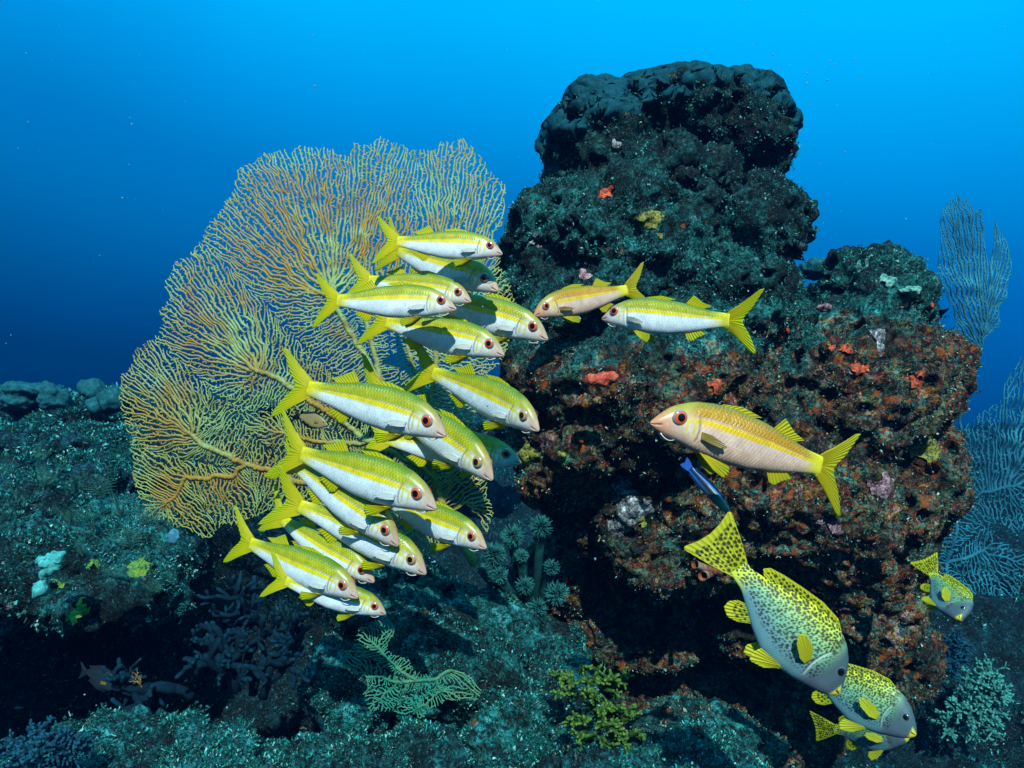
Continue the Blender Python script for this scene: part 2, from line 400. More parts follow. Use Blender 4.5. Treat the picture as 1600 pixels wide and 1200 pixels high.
# ---- left ledge, with its overhang, and the other reef rocks
ledge = rock('reef_ledge', [B(60, 880, 1.55, 190, 66, .30, 3), B(190, 905, 1.58, 105, 62, .28, 4), B(-40, 930, 1.5, 150, 90, .3), B(60, 830, 1.9, 230, 60, .3), B(200, 840, 1.9, 80, 40, .2), B(-150, 1000, 1.5, 120, 120, .3)],
             .0070, M_REEF, seed=9, amp=.9)
tag(ledge, 'broad turquoise reef ledge jutting out over the dark hollow at lower left', 'reef rock')
tufts(ledge, 'turf_algae', 30000, .0065, M_TURF_T, 14, parent=ledge)
def small_rock(blobs, label, seed, mat=None, n=5000, vox=.0065, tm=None, amp=.8, size=.009, zone=0, name='reef_rock', cat='reef rock'):
    r = rock(name, blobs, vox, mat or M_REEF, seed=seed, amp=amp, zonef=lambda v: np.full(len(v), float(zone)))
    tag(r, label, cat)
    if n: tufts(r, 'turf_algae', int(n*1.6), size*.62, tm or M_TURF_T, seed+50, parent=r, cond=lambda c, nn: (c[:, 2] > -.3)*1.0)
    return r
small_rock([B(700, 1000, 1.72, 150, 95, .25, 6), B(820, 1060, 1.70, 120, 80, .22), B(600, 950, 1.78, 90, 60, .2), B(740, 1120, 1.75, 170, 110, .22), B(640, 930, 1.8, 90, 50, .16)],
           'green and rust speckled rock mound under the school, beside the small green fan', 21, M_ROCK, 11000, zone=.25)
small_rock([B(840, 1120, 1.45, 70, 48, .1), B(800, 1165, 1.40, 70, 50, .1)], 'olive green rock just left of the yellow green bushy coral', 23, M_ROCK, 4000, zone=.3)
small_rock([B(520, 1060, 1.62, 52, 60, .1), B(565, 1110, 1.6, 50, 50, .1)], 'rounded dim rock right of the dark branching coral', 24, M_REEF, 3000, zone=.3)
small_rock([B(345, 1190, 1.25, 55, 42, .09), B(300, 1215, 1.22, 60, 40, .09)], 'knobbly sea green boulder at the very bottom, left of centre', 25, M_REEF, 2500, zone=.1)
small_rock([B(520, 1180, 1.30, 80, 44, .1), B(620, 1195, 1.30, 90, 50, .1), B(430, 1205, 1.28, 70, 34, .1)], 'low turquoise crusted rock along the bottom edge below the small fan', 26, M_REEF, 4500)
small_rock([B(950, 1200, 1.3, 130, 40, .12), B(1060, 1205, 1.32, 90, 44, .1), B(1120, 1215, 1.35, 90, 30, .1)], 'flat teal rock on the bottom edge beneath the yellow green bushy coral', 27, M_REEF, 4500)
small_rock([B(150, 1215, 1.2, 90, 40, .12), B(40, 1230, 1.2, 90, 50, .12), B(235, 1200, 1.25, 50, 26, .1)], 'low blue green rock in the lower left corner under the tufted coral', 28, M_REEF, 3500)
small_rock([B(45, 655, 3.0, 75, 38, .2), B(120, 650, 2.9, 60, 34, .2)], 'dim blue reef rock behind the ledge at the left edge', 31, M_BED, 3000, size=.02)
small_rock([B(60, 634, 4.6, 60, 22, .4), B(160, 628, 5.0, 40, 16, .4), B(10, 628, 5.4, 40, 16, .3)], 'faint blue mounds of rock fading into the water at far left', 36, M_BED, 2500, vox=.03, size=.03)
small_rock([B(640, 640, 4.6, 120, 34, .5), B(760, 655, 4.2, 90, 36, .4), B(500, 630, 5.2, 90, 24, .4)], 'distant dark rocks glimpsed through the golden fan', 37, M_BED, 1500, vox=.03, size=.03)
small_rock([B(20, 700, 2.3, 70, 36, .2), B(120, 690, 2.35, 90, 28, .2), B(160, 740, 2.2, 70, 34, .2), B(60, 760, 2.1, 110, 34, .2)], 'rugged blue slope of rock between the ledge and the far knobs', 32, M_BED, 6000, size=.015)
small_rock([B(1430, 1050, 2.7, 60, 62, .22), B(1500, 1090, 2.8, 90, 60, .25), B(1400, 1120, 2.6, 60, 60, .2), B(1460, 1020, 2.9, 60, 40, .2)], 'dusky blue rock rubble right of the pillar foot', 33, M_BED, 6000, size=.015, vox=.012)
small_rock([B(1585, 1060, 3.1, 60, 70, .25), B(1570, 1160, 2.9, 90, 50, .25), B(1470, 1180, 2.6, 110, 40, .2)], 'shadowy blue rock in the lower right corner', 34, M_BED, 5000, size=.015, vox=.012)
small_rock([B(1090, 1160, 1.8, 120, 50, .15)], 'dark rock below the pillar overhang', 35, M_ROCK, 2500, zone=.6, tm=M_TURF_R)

# ============================================================ FISH
M_SKIN = col_material('goatfish_skin', rough=.36, bump=.45, spec=.4, coat=.12, mottle=.35)
M_FIN = col_material('fin_membrane', rough=.5, transl=.45, bump=.5, spec=.25)
M_LIPSKIN = col_material('sweetlips_skin', rough=.45, bump=.3, spec=.3, coat=.03)
M_EYE = col_material('fish_eye', rough=.12, spec=.8, coat=.6)
M_PUPIL = flat_material('pupil', (.004, .004, .005), .05, .9)
M_BARBEL = flat_material('barbel', (.75, .70, .66), .4)

def interp(tab, x): t = np.array(tab); return np.interp(x, t[:, 0], t[:, 1])
def smooth_tab(tab, n=400):
    x = np.linspace(0, 1, n); y = interp(tab, x); k = np.hanning(31); k /= k.sum()
    yp = np.concatenate([np.full(15, y[0]), y, np.full(15, y[-1])]); ys = np.convolve(yp, k, 'valid')
    w = sstep(x, 0, .05); return x, ys*w+y*(1-w)
def body_mesh(name, top, bot, wid, nx, nt, colorf, mat, bend, power=2.2, arch=0.0):
    # x runs from the snout (0) to the tail root (1) along local -X
    xs = 1-(1-np.linspace(0, 1, nx)**1.25)
    xt, T = smooth_tab(top); _, Bo = smooth_tab(bot); _, Wd = smooth_tab(wid)
    zt = np.interp(xs, xt, T); zb = np.interp(xs, xt, Bo); w = np.interp(xs, xt, Wd)
    th = np.linspace(0, 2*math.pi, nt, endpoint=False)
    S, TH = np.meshgrid(xs, th, indexing='ij')
    zc = ((zt+zb)/2)[:, None]; hz = ((zt-zb)/2)[:, None]
    cs, sn = np.cos(TH), np.sin(TH)
    yy = w[:, None]*np.sign(cs)*np.abs(cs)**(2/power); zz = zc+hz*np.sign(sn)*np.abs(sn)**(2/power)
    hh = (zz-zb[:, None])/(zt-zb)[:, None]
    col, dy = colorf(S, hh, yy, zz)
    yy = yy+np.sign(cs)*dy*np.abs(cs)
    V = np.stack([-S, yy, zz], -1).reshape(-1, 3)
    V = np.vstack([V, [[0.004, 0, (zt[0]+zb[0])/2]], [[-1.0, 0, (zt[-1]+zb[-1])/2]]])
    C = np.vstack([col.reshape(-1, 4), col[0, 0][None], col[-1, 0][None]])
    i = np.arange(nx*nt).reshape(nx, nt); j = np.roll(i, -1, 1)
    Fq = [tuple(q) for q in np.stack([i[:-1].ravel(), i[1:].ravel(), j[1:].ravel(), j[:-1].ravel()], 1)]
    a = nx*nt; Fq += [(a, i[0, k], j[0, k]) for k in range(nt)]+[(a+1, j[-1, k], i[-1, k]) for k in range(nt)]
    return meshdata(name, bendv(V, bend, arch), Fq, mat, True, col=C)
def bendv(V, bend, arch=0.0):
    V = np.array(V, float); s = np.clip(-V[:, 0], -.05, 1.5)
    k = np.clip(s-.35, 0, 2)**2; V[:, 1] += bend*k*.9
    V[:, 2] += arch*(np.clip(s-.4, 0, 2)**2)
    return V
def fin_mesh(name, base, outer, nu, nv, colorf, mat, bend=0, arch=0, rays=18, th=.0028, curl=0.0, ypos=None):
    base = np.array(base, float); outer = np.array(outer, float)
    def rs(p, n):
        d = np.r_[0, np.cumsum(np.linalg.norm(np.diff(p, axis=0), axis=1))]; d /= d[-1]; t = np.linspace(0, 1, n)
        return np.stack([np.interp(t, d, p[:, k]) for k in range(3)], 1)
    b = rs(base, nu); o = rs(outer, nu)
    ks = np.hanning(5)[1:-1]; ks /= ks.sum(); o[1:-1] = np.stack([np.convolve(o[:, k], ks, 'valid') for k in range(3)], 1)
    v = np.linspace(0, 1, nv)[None, :, None]
    G = b[:, None, :]*(1-v)+o[:, None, :]*v
    U, Vv = np.meshgrid(np.linspace(0, 1, nu), np.linspace(0, 1, nv), indexing='ij')
    G[..., 1] += curl*np.sin(Vv*2.2)*.5+.0022*np.sin(U*rays*2*math.pi)*Vv
    col = colorf(U, Vv, G)
    ray = .5+.5*np.cos(U*rays*2*math.pi); col[..., :3] *= (.72+.28*ray)[..., None]; col[..., 3] = ray
    tk = th*(1-.75*Vv)
    gu = np.gradient(G, axis=0); gv = np.gradient(G, axis=1); nn = np.cross(gu, gv); nn /= np.linalg.norm(nn, axis=2, keepdims=True)+1e-9
    A = (G+nn*tk[..., None]).reshape(-1, 3); Bv = (G-nn*tk[..., None]).reshape(-1, 3)
    n = nu*nv; i = np.arange(n).reshape(nu, nv)
    q = np.stack([i[:-1, :-1].ravel(), i[1:, :-1].ravel(), i[1:, 1:].ravel(), i[:-1, 1:].ravel()], 1)
    Fq = [tuple(x) for x in q]+[tuple(x[::-1]+n) for x in q]
    ring = list(i[:, 0])+list(i[-1, 1:])+list(i[-2::-1, -1])+list(i[0, -2:0:-1])
    for a in range(len(ring)):
        p, r = ring[a], ring[(a+1) % len(ring)]; Fq.append((r, p, p+n, r+n))
    c = col.reshape(-1, 4)
    return meshdata(name, bendv(np.vstack([A, Bv]), bend, arch), Fq, mat, True, col=np.vstack([c, c]))
def eye_meshes(x, z, y, r, rim, iris, bend=0, pupil=.50, side=1, tilt=0.0):
    def disc(r0, r1, bulge, cols, off):
        nr, na = 9, 28; V = []; C = []
        for a in range(nr):
            t = a/(nr-1); rr = r0+(r1-r0)*t
            for k in range(na):
                an = 2*math.pi*k/na
                d = bulge*math.sqrt(max(0, 1-(rr/r)**2))
                V.append((x+rr*math.cos(an), side*(y+d+off), z+rr*math.sin(an))); C.append(cols(rr/r))
        Fc = [(a*na+k, a*na+(k+1) % na, (a+1)*na+(k+1) % na, (a+1)*na+k) for a in range(nr-1) for k in range(na)]
        if r0 > 0.0: pass
        return V, Fc, C
    def ec(t):
        if t < .55: c = iris
        elif t < .78: k = (t-.55)/.23; c = tuple(a*(1-k)+b*k for a, b in zip(iris, (iris[0]*.7, iris[1]*.5, iris[2]*.5)))
        else: c = rim
        return (*c, .5)
    V, Fc, C = disc(r*.02, r, r*.42, ec, -.003)
    e = meshdata('eye', bendv(V, bend), Fc, M_EYE, True, col=C)
    V, Fc, C = disc(r*.001, r*pupil, r*.42, ec, -.0012)
    p = meshdata('pupil', bendv(V, bend), Fc, M_PUPIL, True)
    return e, p
def lerp(a, b, t): return np.asarray(a)*(1-t[..., None])+np.asarray(b)*t[..., None]

GT = [(0, .004), (.03, .040), (.06, .072), (.105, .108), (.2, .148), (.3, .163), (.42, .163), (.6, .138), (.75, .100), (.88, .066), (1, .050)]
GB = [(0, -.016), (.03, -.034), (.07, -.046), (.14, -.062), (.24, -.086), (.4, -.108), (.55, -.110), (.7, -.090), (.85, -.064), (.95, -.050), (1, -.048)]
GW = [(0, .010), (.03, .026), (.08, .042), (.15, .057), (.27, .068), (.42, .070), (.6, .053), (.8, .030), (1, .012)]
def goat_color(pink, seed):
    g = np.random.default_rng(seed)
    def f(S, h, y, z):
        yel = (.92, .66, .004) if pink < .5 else (.90, .50, .004); olive = (.46, .41, .004) if pink < .5 else (.62, .27, .003); green = (.14, .22, .004) if pink < .5 else (.30, .22, .004)
        white = (.90, .90, .88) if pink < .5 else (.86, .48, .32); snout = (.66, .36, .26) if pink < .5 else (.74, .26, .12)
        lilac = (.58, .52, .74)
        lo = .555-.05*S; hi = .665-.04*S
        c = lerp(white, white, S)
        # belly shading into silver flank with faint rows
        row = .5+.5*np.sin(h*2*math.pi*13)
        c = lerp(c, (.60, .62, .68), .30*row*sstep(h, .12, .4))
        back = lerp(olive, green, sstep(h, .80, .98)); c = lerp(c, back, sstep(h, hi-.012, hi+.006))
        band = sstep(h, lo-.012, lo+.012)*(1-sstep(h, hi-.006, hi+.002)); c = lerp(c, yel, band)
        dots = (.5+.5*np.cos(S*2*math.pi*46)); fade = sstep(S, .16, .24)*(1-sstep(S, .80, .93))
        for hc, wd, st in ((hi+.005, .012, .85), (lo-.02, .011, .55)):
            c = lerp(c, lilac, np.exp(-((h-hc)/wd)**2)*(.35+.65*dots)*st*fade)
        # scales on the back and flank
        col_ = S*46; rw = h*15; st = (np.floor(rw) % 2)*.5; fx = (col_+st) % 1; fy = rw % 1-.5
        edge = sstep(np.abs((1-fx)-(.10+.9*fy*fy)), .22, .0)
        on = sstep(S, .17, .26)*(1-sstep(S, .90, 1.0))
        c = lerp(c, c*np.array([.42, .46, .6]), edge*on*(.04+.50*sstep(h, .58, .75)))
        # yellow tail root
        c = lerp(c, (.84, .66, .01), sstep(S, .84, .98)*.95)
        # head
        hd = 1-sstep(S, .15, .22)
        headc = lerp((.80, .72, .66) if pink < .5 else (.76, .46, .32), (.40, .31, .03), sstep(h, .60, .84)); c = lerp(c, headc, hd*.9)
        c = lerp(c, (.88, .86, .84) if pink < .5 else (.82, .6, .5), np.exp(-((S-.175)/.035)**2-((h-.38)/.16)**2)*.7)
        c = lerp(c, snout, (1-sstep(S, .02, .13))*.85)
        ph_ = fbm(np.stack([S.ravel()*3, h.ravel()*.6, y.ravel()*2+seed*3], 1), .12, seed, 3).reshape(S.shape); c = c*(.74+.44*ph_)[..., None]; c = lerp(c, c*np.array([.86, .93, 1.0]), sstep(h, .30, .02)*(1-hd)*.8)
        for xc, wd, h0, h1 in ((.200, .0075, .16, .60), (.160, .0065, .18, .56)):
            c = lerp(c, (.80, .58, .03), np.exp(-((S-xc-.05*(h-.4)**2)/wd)**2)*sstep(h, h0, h0+.1)*(1-sstep(h, h1, h1+.08))*.9)
        c = lerp(c, (.75, .55, .05), np.exp(-((h-.57)/.035)**2)*sstep(S, .12, .15)*(1-sstep(S, .2, .24))*.8)
        gill = np.exp(-((S-.225-.10*(h-.35)**2*-1)/.0045)**2)*sstep(h, .08, .2)*(1-sstep(h, .62, .72))
        c = lerp(c, (.22, .16, .12), gill*.65)
        mouth = np.exp(-((h-.34-1.2*S)/.06)**2)*(1-sstep(S, .035, .055)); c = lerp(c, (.12, .05, .05), mouth*.8)
        n = g.normal(0, .02, S.shape+(1,)); c = np.clip(c*(1+n), 0, 1)
        relief = 1-edge*on*(.3+.7*sstep(h, .45, .7))-gill-mouth
        dy = -gill*.004-mouth*.003+.0007*(1-edge)*on
        return np.concatenate([c, relief[..., None]], -1), dy
    return f
def yellow_fin(base=(.90, .72, .004), tipc=(.66, .70, .006)):
    def f(U, V, G):
        c = lerp(base, tipc, sstep(V, .3, 1.0)); return np.concatenate([c, np.ones(U.shape+(1,))], -1)
    return f
def make_goatfish(pink, bend, seed, arch=0.0):
    root = empty('goatfish')
    k = dict(bend=bend, arch=arch)
    obj('body', body_mesh('body', GT, GB, GW, 300, 84, goat_color(pink, seed), M_SKIN, bend, arch=arch), root)
    yf = yellow_fin() if pink < .5 else yellow_fin((.80, .60, .01), (.66, .58, .02))
    def fin(n, b, o, rays=12, nu=60, nv=14, curl=0.0, **kw): return obj(n, fin_mesh(n, b, o, nu, nv, yf, M_FIN, rays=rays, curl=curl, **k, **kw), root)
    fin('tail_fin', [(-.975, 0, .052), (-1.0, 0, .02), (-1.0, 0, -.02), (-.975, 0, -.052)],
        [(-1.09, 0, .125), (-1.20, 0, .215), (-1.235, 0, .222), (-1.205, 0, .17), (-1.155, 0, .085), (-1.105, 0, .025), (-1.095, 0, .0), (-1.105, 0, -.03), (-1.155, 0, -.10), (-1.195, 0, -.18), (-1.215, 0, -.235), (-1.18, 0, -.225), (-1.07, 0, -.125)], rays=26, nu=110, nv=16, th=.005)
    fin('dorsal_fin', [(-.33, 0, .158), (-.42, 0, .16), (-.53, 0, .147)], [(-.36, 0, .172), (-.46, 0, .183), (-.58, 0, .157)], rays=7, nu=40)
    fin('dorsal_fin', [(-.66, 0, .122), (-.74, 0, .10), (-.80, 0, .085)], [(-.715, 0, .185), (-.745, 0, .165), (-.79, 0, .130), (-.86, 0, .105)], rays=8, nu=44)
    fin('anal_fin', [(-.67, 0, -.090), (-.73, 0, -.080), (-.79, 0, -.072)], [(-.70, 0, -.145), (-.735, 0, -.155), (-.775, 0, -.125), (-.835, 0, -.100)], rays=7, nu=40)
    for sd in (1, -1):
        fin('pelvic_fin', [(-.27, .022*sd, -.085), (-.285, .030*sd, -.090), (-.30, .038*sd, -.092)], [(-.35, .045*sd, -.155), (-.405, .055*sd, -.180), (-.425, .060*sd, -.150), (-.42, .06*sd, -.118)], rays=8, nu=44, curl=.01*sd)
    pf = yellow_fin((.92, .88, .80), (.95, .92, .86)) if pink < .5 else yellow_fin((.70, .48, .10), (.66, .5, .25))
    for sd in (1, -1):
        obj('pectoral_fin', fin_mesh('pectoral_fin', [(-.235, .069*sd, .010), (-.238, .070*sd, -.008), (-.24, .069*sd, -.025)],
            [(-.29, .076*sd, .004), (-.355, .082*sd, -.020), (-.375, .083*sd, -.036), (-.34, .080*sd, -.046), (-.29, .076*sd, -.038)], 50, 12, pf, M_FIN, rays=9, curl=.006*sd, **k), root)
        e, p = eye_meshes(-.118, .052, .0525, .0385, (.30, .27, .22), (.85, .13, .03) if pink > .5 or seed % 3 else (.72, .34, .10), bend, side=sd)
        eo = obj('eye', e, root); obj('pupil', p, eo)
        mb = MB(); t = np.linspace(0, 1, 9)
        mb.tube(np.stack([-.055-.085*t, sd*(.012+.006*t), -.042-.020*np.sin(t*3)-.006*t], 1), .0032*(1-.7*t), 5)
        obj('barbel', mb.data('barbel', M_BARBEL), root)
    return root

def place(root, S, T, Y1, Y2, unit=1.0, roll=0.0, world_up=Vector((0, 0, 1))):
    a = P(*S, Y1); b = P(*T, Y2); ax = (a-b); L = ax.length; xx = ax.normalized()
    yy = world_up.cross(xx).normalized(); zz = xx.cross(yy)
    m = Matrix((xx, yy, zz)).transposed().to_4x4() @ Matrix.Rotation(R(roll), 4, 'X')
    root.matrix_world = Matrix.Translation(a) @ m @ Matrix.Diagonal((L, L, L, 1)) if unit == 1.0 else Matrix.Translation(a) @ m @ Matrix.Diagonal((unit,)*3+(1,))
    return L
protos = [make_goatfish(0, 0.02, 1), make_goatfish(0, .18, 2), make_goatfish(0, -.25, 3), make_goatfish(1, .12, 4), make_goatfish(1, -.14, 5), make_goatfish(0, .14, 7, .05), make_goatfish(0, -.12, 8, -.05), make_goatfish(0, .22, 10, -.03)]
bpy.context.view_layer.update(); reg(None)
used = set()
SCHOOL = 'yellow striped goatfish of the school'
# snout px, tail root px, snout distance, height/length seen, proto, roll, label
goats = [
 ((785, 396), (620, 377), 1.22, .277, 0, 3, 'topmost goatfish of the school, snow white belly, forked yellow tail before the fan'),
 ((779, 453), (616, 394), 1.26, .31, 5, 0, 'shaded goatfish tucked directly under the topmost one, its tail hidden'),
 ((736, 470), (580, 437), 1.24, .29, 6, 0, 'goatfish with pinkish head peeking over the back of the wide-tailed upper left one'),
 ((713, 482), (522, 468), 1.20, .277, 1, 2, 'white bellied goatfish farthest left in the upper cluster, tail spread before the fan'),
 ((788, 554), (603, 503), 1.245, .29, 0, 0, 'lowest goatfish of the upper cluster, dark shadow patch on its white side'),
 ((856, 529), (665, 463), 1.3, .29, 7, -2, 'goatfish with long white chin whisker reaching the dark pillar, rightmost of the upper cluster'),
 ((842, 671), (692, 584), 1.15, .37, 2, 0, 'lone goatfish in the middle nosing down beside the pillar, tail seen edge on'),
 ((697, 679), (490, 603), 1.12, .306, 6, 0, 'large goatfish in the middle row with white whiskers under its chin'),
 ((770, 748), (612, 622), 1.19, .335, 2, 0, 'pink headed goatfish half hidden behind the large whiskered one'),
 ((814, 722), (602, 690), 1.3, .265, 5, 0, 'dim blue grey goatfish in shadow, only its head showing beside the pink headed one'),
 ((682, 793), (470, 710), 1.10, .306, 0, 0, 'large bright goatfish below the middle row, tail spread wide over the fan'),
 ((623, 851), (461, 727), 1.15, .295, 0, 0, 'goatfish sloping down just beneath the large bright one, head by the fan stem'),
 ((666, 895), (481, 788), 1.165, .29, 2, 0, 'goatfish in the lower cluster with black shadowed back and yellow fin below its gill'),
 ((585, 908), (434, 817), 1.2, .29, 5, 0, 'goatfish in the lower cluster whose head is covered by its neighbours'),
 ((560, 932), (390, 850), 1.14, .30, 0, 0, 'lower left goatfish with green back, its tail just under the fan rim'),
 ((603, 958), (443, 911), 1.17, .275, 1, 0, 'lowest goatfish of the school, half under the green backed one'),
 ((760, 855), (596, 782), 1.16, .31, 7, 0, 'red eyed goatfish at lower right of the school, its tail hidden behind others'),
 ((834, 492), (976, 454), 1.52, .30, 3, 0, 'orange toned goatfish facing left with its snout hidden behind a whiskered one'),
 ((941, 497), (1143, 503), 1.16, .33, 1, 4, 'silver and green goatfish facing left in front of the pillar, tail spread wide'),
 ((1017, 659), (1293, 730), .95, .285, 4, 0, 'big pink and orange goatfish facing left with bright red eye, largest of all'),
]
def facing(i): return 1 if goats[i][0][0] > goats[i][1][0] else -1
for i, (S, T, Y1, ratio, pi, roll, lab) in enumerate(goats):
    if pi not in used: r = protos[pi]; used.add(pi)
    else: r = copy_tree(protos[pi])
    lat = math.hypot(S[0]-T[0], S[1]-T[1])
    th = math.acos(min(1, .275/ratio)); away = -1 if i in () else 1
    Lat = lat*Y1/F; dY = Lat*math.tan(th)
    if i == 18: dY = -dY*.0-.10
    place(r, S, T, Y1, Y1+dY, roll=roll*facing(i)*-1)
    tag(r, lab, 'fish', SCHOOL)
for k, p in enumerate(protos):
    if k not in used:
        for c in list(KIDS.get(p.name, [])):
            for d in KIDS.get(c.name, []): bpy.data.objects.remove(d)
            bpy.data.objects.remove(c)
        bpy.data.objects.remove(p)

# ---- spotted sweetlips
ST = [(0, .010), (.02, .045), (.06, .10), (.12, .165), (.2, .215), (.3, .245), (.42, .245), (.55, .215), (.7, .155), (.82, .098), (.92, .064), (1, .058)]
SB = [(0, -.030), (.03, -.065), (.08, -.095), (.15, -.125), (.25, -.165), (.4, -.205), (.52, -.205), (.65, -.165), (.78, -.110), (.88, -.070), (1, -.058)]
SW = [(0, .018), (.03, .040), (.1, .070), (.2, .088), (.35, .092), (.5, .078), (.7, .048), (.9, .020), (1, .014)]
def spots(sp, x, z, seed, r0, grow=None):
    ix = np.floor(x/sp).astype(int); iz = np.floor(z/(sp*.87)).astype(int); best = np.full(x.shape, 9.0)
    for dx in (-1, 0, 1):
        for dz in (-1, 0, 1):
            a = ix+dx; b = iz+dz; zero = np.zeros_like(a)
            cx = (a+.5*(b % 2)+.36*(hsh(a, b, zero, seed)-.5))*sp; cz = (b+.36*(hsh(a, b, zero, seed+3)-.5))*sp*.87
            rr = .75+.5*hsh(a, b, zero, seed+8)
            best = np.minimum(best, np.sqrt(((x-cx)/1.12)**2+(z-cz)**2)/rr)
    return sstep(best, r0*1.25, r0*.75)
def lips_color(S, h, y, z):
    c = lerp((.13, .25, .27), (.20, .40, .23), sstep(h, .22, .50))
    c = lerp(c, (.46, .58, .10), sstep(h, .48, .86)*sstep(S, .12, .4))
    c = lerp(c, (.80, .72, .01), sstep(h, .72, .95)*sstep(S, .2, .45))
    c = lerp(c, (.68, .66, .05), sstep(S, .82, .98))
    hd = 1-sstep(S, .16, .30); c = lerp(c, (.055, .07, .095), hd*.9)
    c = lerp(c, (.11, .13, .16), (1-sstep(h, .2, .5))*hd*.8)
    r = .0108+.0030*sstep(h, .5, .95)
    sp_ = spots(.027, S+.010*np.sin(z*37)+.006*np.sin(z*90+S*50), z+.004*np.sin(S*80), 5, r*.80); sp_ = sp_*sstep(h, .12, .24)*sstep(S-.06*(h-.5), .17, .24)
    c = lerp(c, (.025, .022, .012), sp_*.95)
    gill = np.exp(-((S-.285+.35*(h-.42)**2)/.0055)**2)*sstep(h, .10, .2)*(1-sstep(h, .60, .72))
    c = lerp(c, (.50, .52, .42), np.exp(-((S-.275+.35*(h-.42)**2)/.006)**2)*sstep(h, .12, .2)*(1-sstep(h, .58, .70))*.8)
    c = lerp(c, (.08, .09, .09), gill*.7)
    lips = (1-sstep(S, .030, .055))*(1-sstep(h, .62, .8)); c = lerp(c, (.78, .60, .03), lips)
    mouth = np.exp(-((h-.42)/.05)**2)*(1-sstep(S, .03, .05)); c = lerp(c, (.05, .02, .01), mouth)
    sc = .5+.5*np.cos(S*2*math.pi*60)*np.cos(h*2*math.pi*28)
    c = c*(.92+.08*sc[..., None])
    return np.concatenate([np.clip(c, 0, 1), (sc*.5+.5-gill-mouth)[..., None]], -1), -gill*.004+lips*.008-mouth*.006
def spot_fin(sp, r0, seed, edge=.86, base=(.78, .68, .02), deep=(.55, .62, .03)):
    def f(U, V, G):
        c = lerp(deep, base, sstep(V, .1, .6)); s = spots(sp, -G[..., 0], G[..., 2], seed, r0)*(1-sstep(V, edge-.06, edge))*sstep(V, .0, .05)
        s = s*sstep(U, .02, .06)*(1-sstep(U, .94, .98))
        c = lerp(c, (.03, .028, .01), s*.95); return np.concatenate([c, np.ones(U.shape+(1,))], -1)
    return f
def make_lips(bend):
    root = empty('spotted_sweetlips'); 
    obj('body', body_mesh('body', ST, SB, SW, 340, 130, lips_color, M_LIPSKIN, bend, power=2.15), root)
    def fin(n, b, o, cf, rays=12, nu=90, nv=40, **kw): return obj(n, fin_mesh(n, b, o, nu, nv, cf, M_FIN, rays=rays, bend=bend, **kw), root)
    fin('tail_fin', [(-.965, 0, .060), (-1.0, 0, .02), (-1.0, 0, -.02), (-.965, 0, -.060)], [(-1.15, 0, .145), (-1.30, 0, .205), (-1.315, 0, .19), (-1.285, 0, .09), (-1.275, 0, 0), (-1.285, 0, -.09), (-1.315, 0, -.19), (-1.30, 0, -.205), (-1.15, 0, -.145)],
        spot_fin(.034, .0115, 7, .86, deep=(.78, .70, .01)), rays=17, nu=130, nv=60, th=.006)
    fin('dorsal_fin', [(-.22, 0, .218), (-.35, 0, .243), (-.5, 0, .226), (-.65, 0, .175), (-.80, 0, .105)], [(-.25, 0, .245), (-.36, 0, .298), (-.5, 0, .290), (-.65, 0, .248), (-.78, 0, .205), (-.87, 0, .165), (-.895, 0, .125), (-.86, 0, .10)],
        spot_fin(.030, .0095, 9, .80), rays=24, nu=150, nv=24, th=.005)
    fin('anal_fin', [(-.66, 0, -.155), (-.72, 0, -.130), (-.78, 0, -.108)], [(-.74, 0, -.235), (-.80, 0, -.262), (-.86, 0, -.240), (-.87, 0, -.19), (-.84, 0, -.14)], spot_fin(.034, .010, 12, .7), rays=9, nu=60, nv=24, th=.005)
    yf = yellow_fin((.75, .62, .02), (.80, .70, .03))
    for sd in (1, -1):
        fin('pelvic_fin', [(-.34, .03*sd, -.185), (-.37, .04*sd, -.192), (-.40, .045*sd, -.195)], [(-.44, .07*sd, -.29), (-.53, .08*sd, -.33), (-.56, .08*sd, -.28), (-.54, .07*sd, -.22)], yf, rays=8, nu=50, nv=14)
        fin('pectoral_fin', [(-.30, .090*sd, -.015), (-.305, .093*sd, -.04), (-.31, .092*sd, -.065)], [(-.37, .125*sd, .045), (-.47, .155*sd, .055), (-.50, .165*sd, .02), (-.46, .160*sd, -.03), (-.37, .135*sd, -.07)], yf, rays=10, nu=60, nv=16, th=.004)
        e, p = eye_meshes(-.125, .085, .066, .034, (.10, .10, .10), (.035, .035, .045), bend, pupil=.6, side=sd)
        eo = obj('eye', e, root); obj('pupil', p, eo)
    return root
ST = [(a, b*1.08) for a, b in ST]; SB = [(a, b*1.10) for a, b in SB]
lp = make_lips(.10); lp2 = make_lips(-.12)
reg(None)
G2 = 'black spotted sweetlips by the pillar foot'
place(lp, (1311, 1081), (1155, 888), .94, .96, roll=0, world_up=Vector((.75, 0, .66)))
tag(lp, 'large spotted grey and yellow fish diving head down in front of the pillar, tail up', 'fish', G2)
l2 = copy_tree(lp); place(l2, (1432, 1146), (1262, 1042), 1.35, 1.47, world_up=Vector((.4, 0, .9)))
tag(l2, 'spotted yellow green fish behind and below the large diving one, its tail hidden', 'fish', G2)
place(lp2, (1503, 968), (1459, 898), 1.40, 1.53, world_up=Vector((.85, -.25, .50)))
tag(lp2, 'small spotted fish at the right edge of the pillar, turning away with its tail raised', 'fish', G2)
l4 = copy_tree(lp); place(l4, (1420, 1150), (1300, 1140), 1.62, 1.74, roll=0, world_up=Vector((0, 0, 1)))
tag(l4, 'dim green spotted fish swimming lowest at the bottom right, mostly in shadow', 'fish', G2)

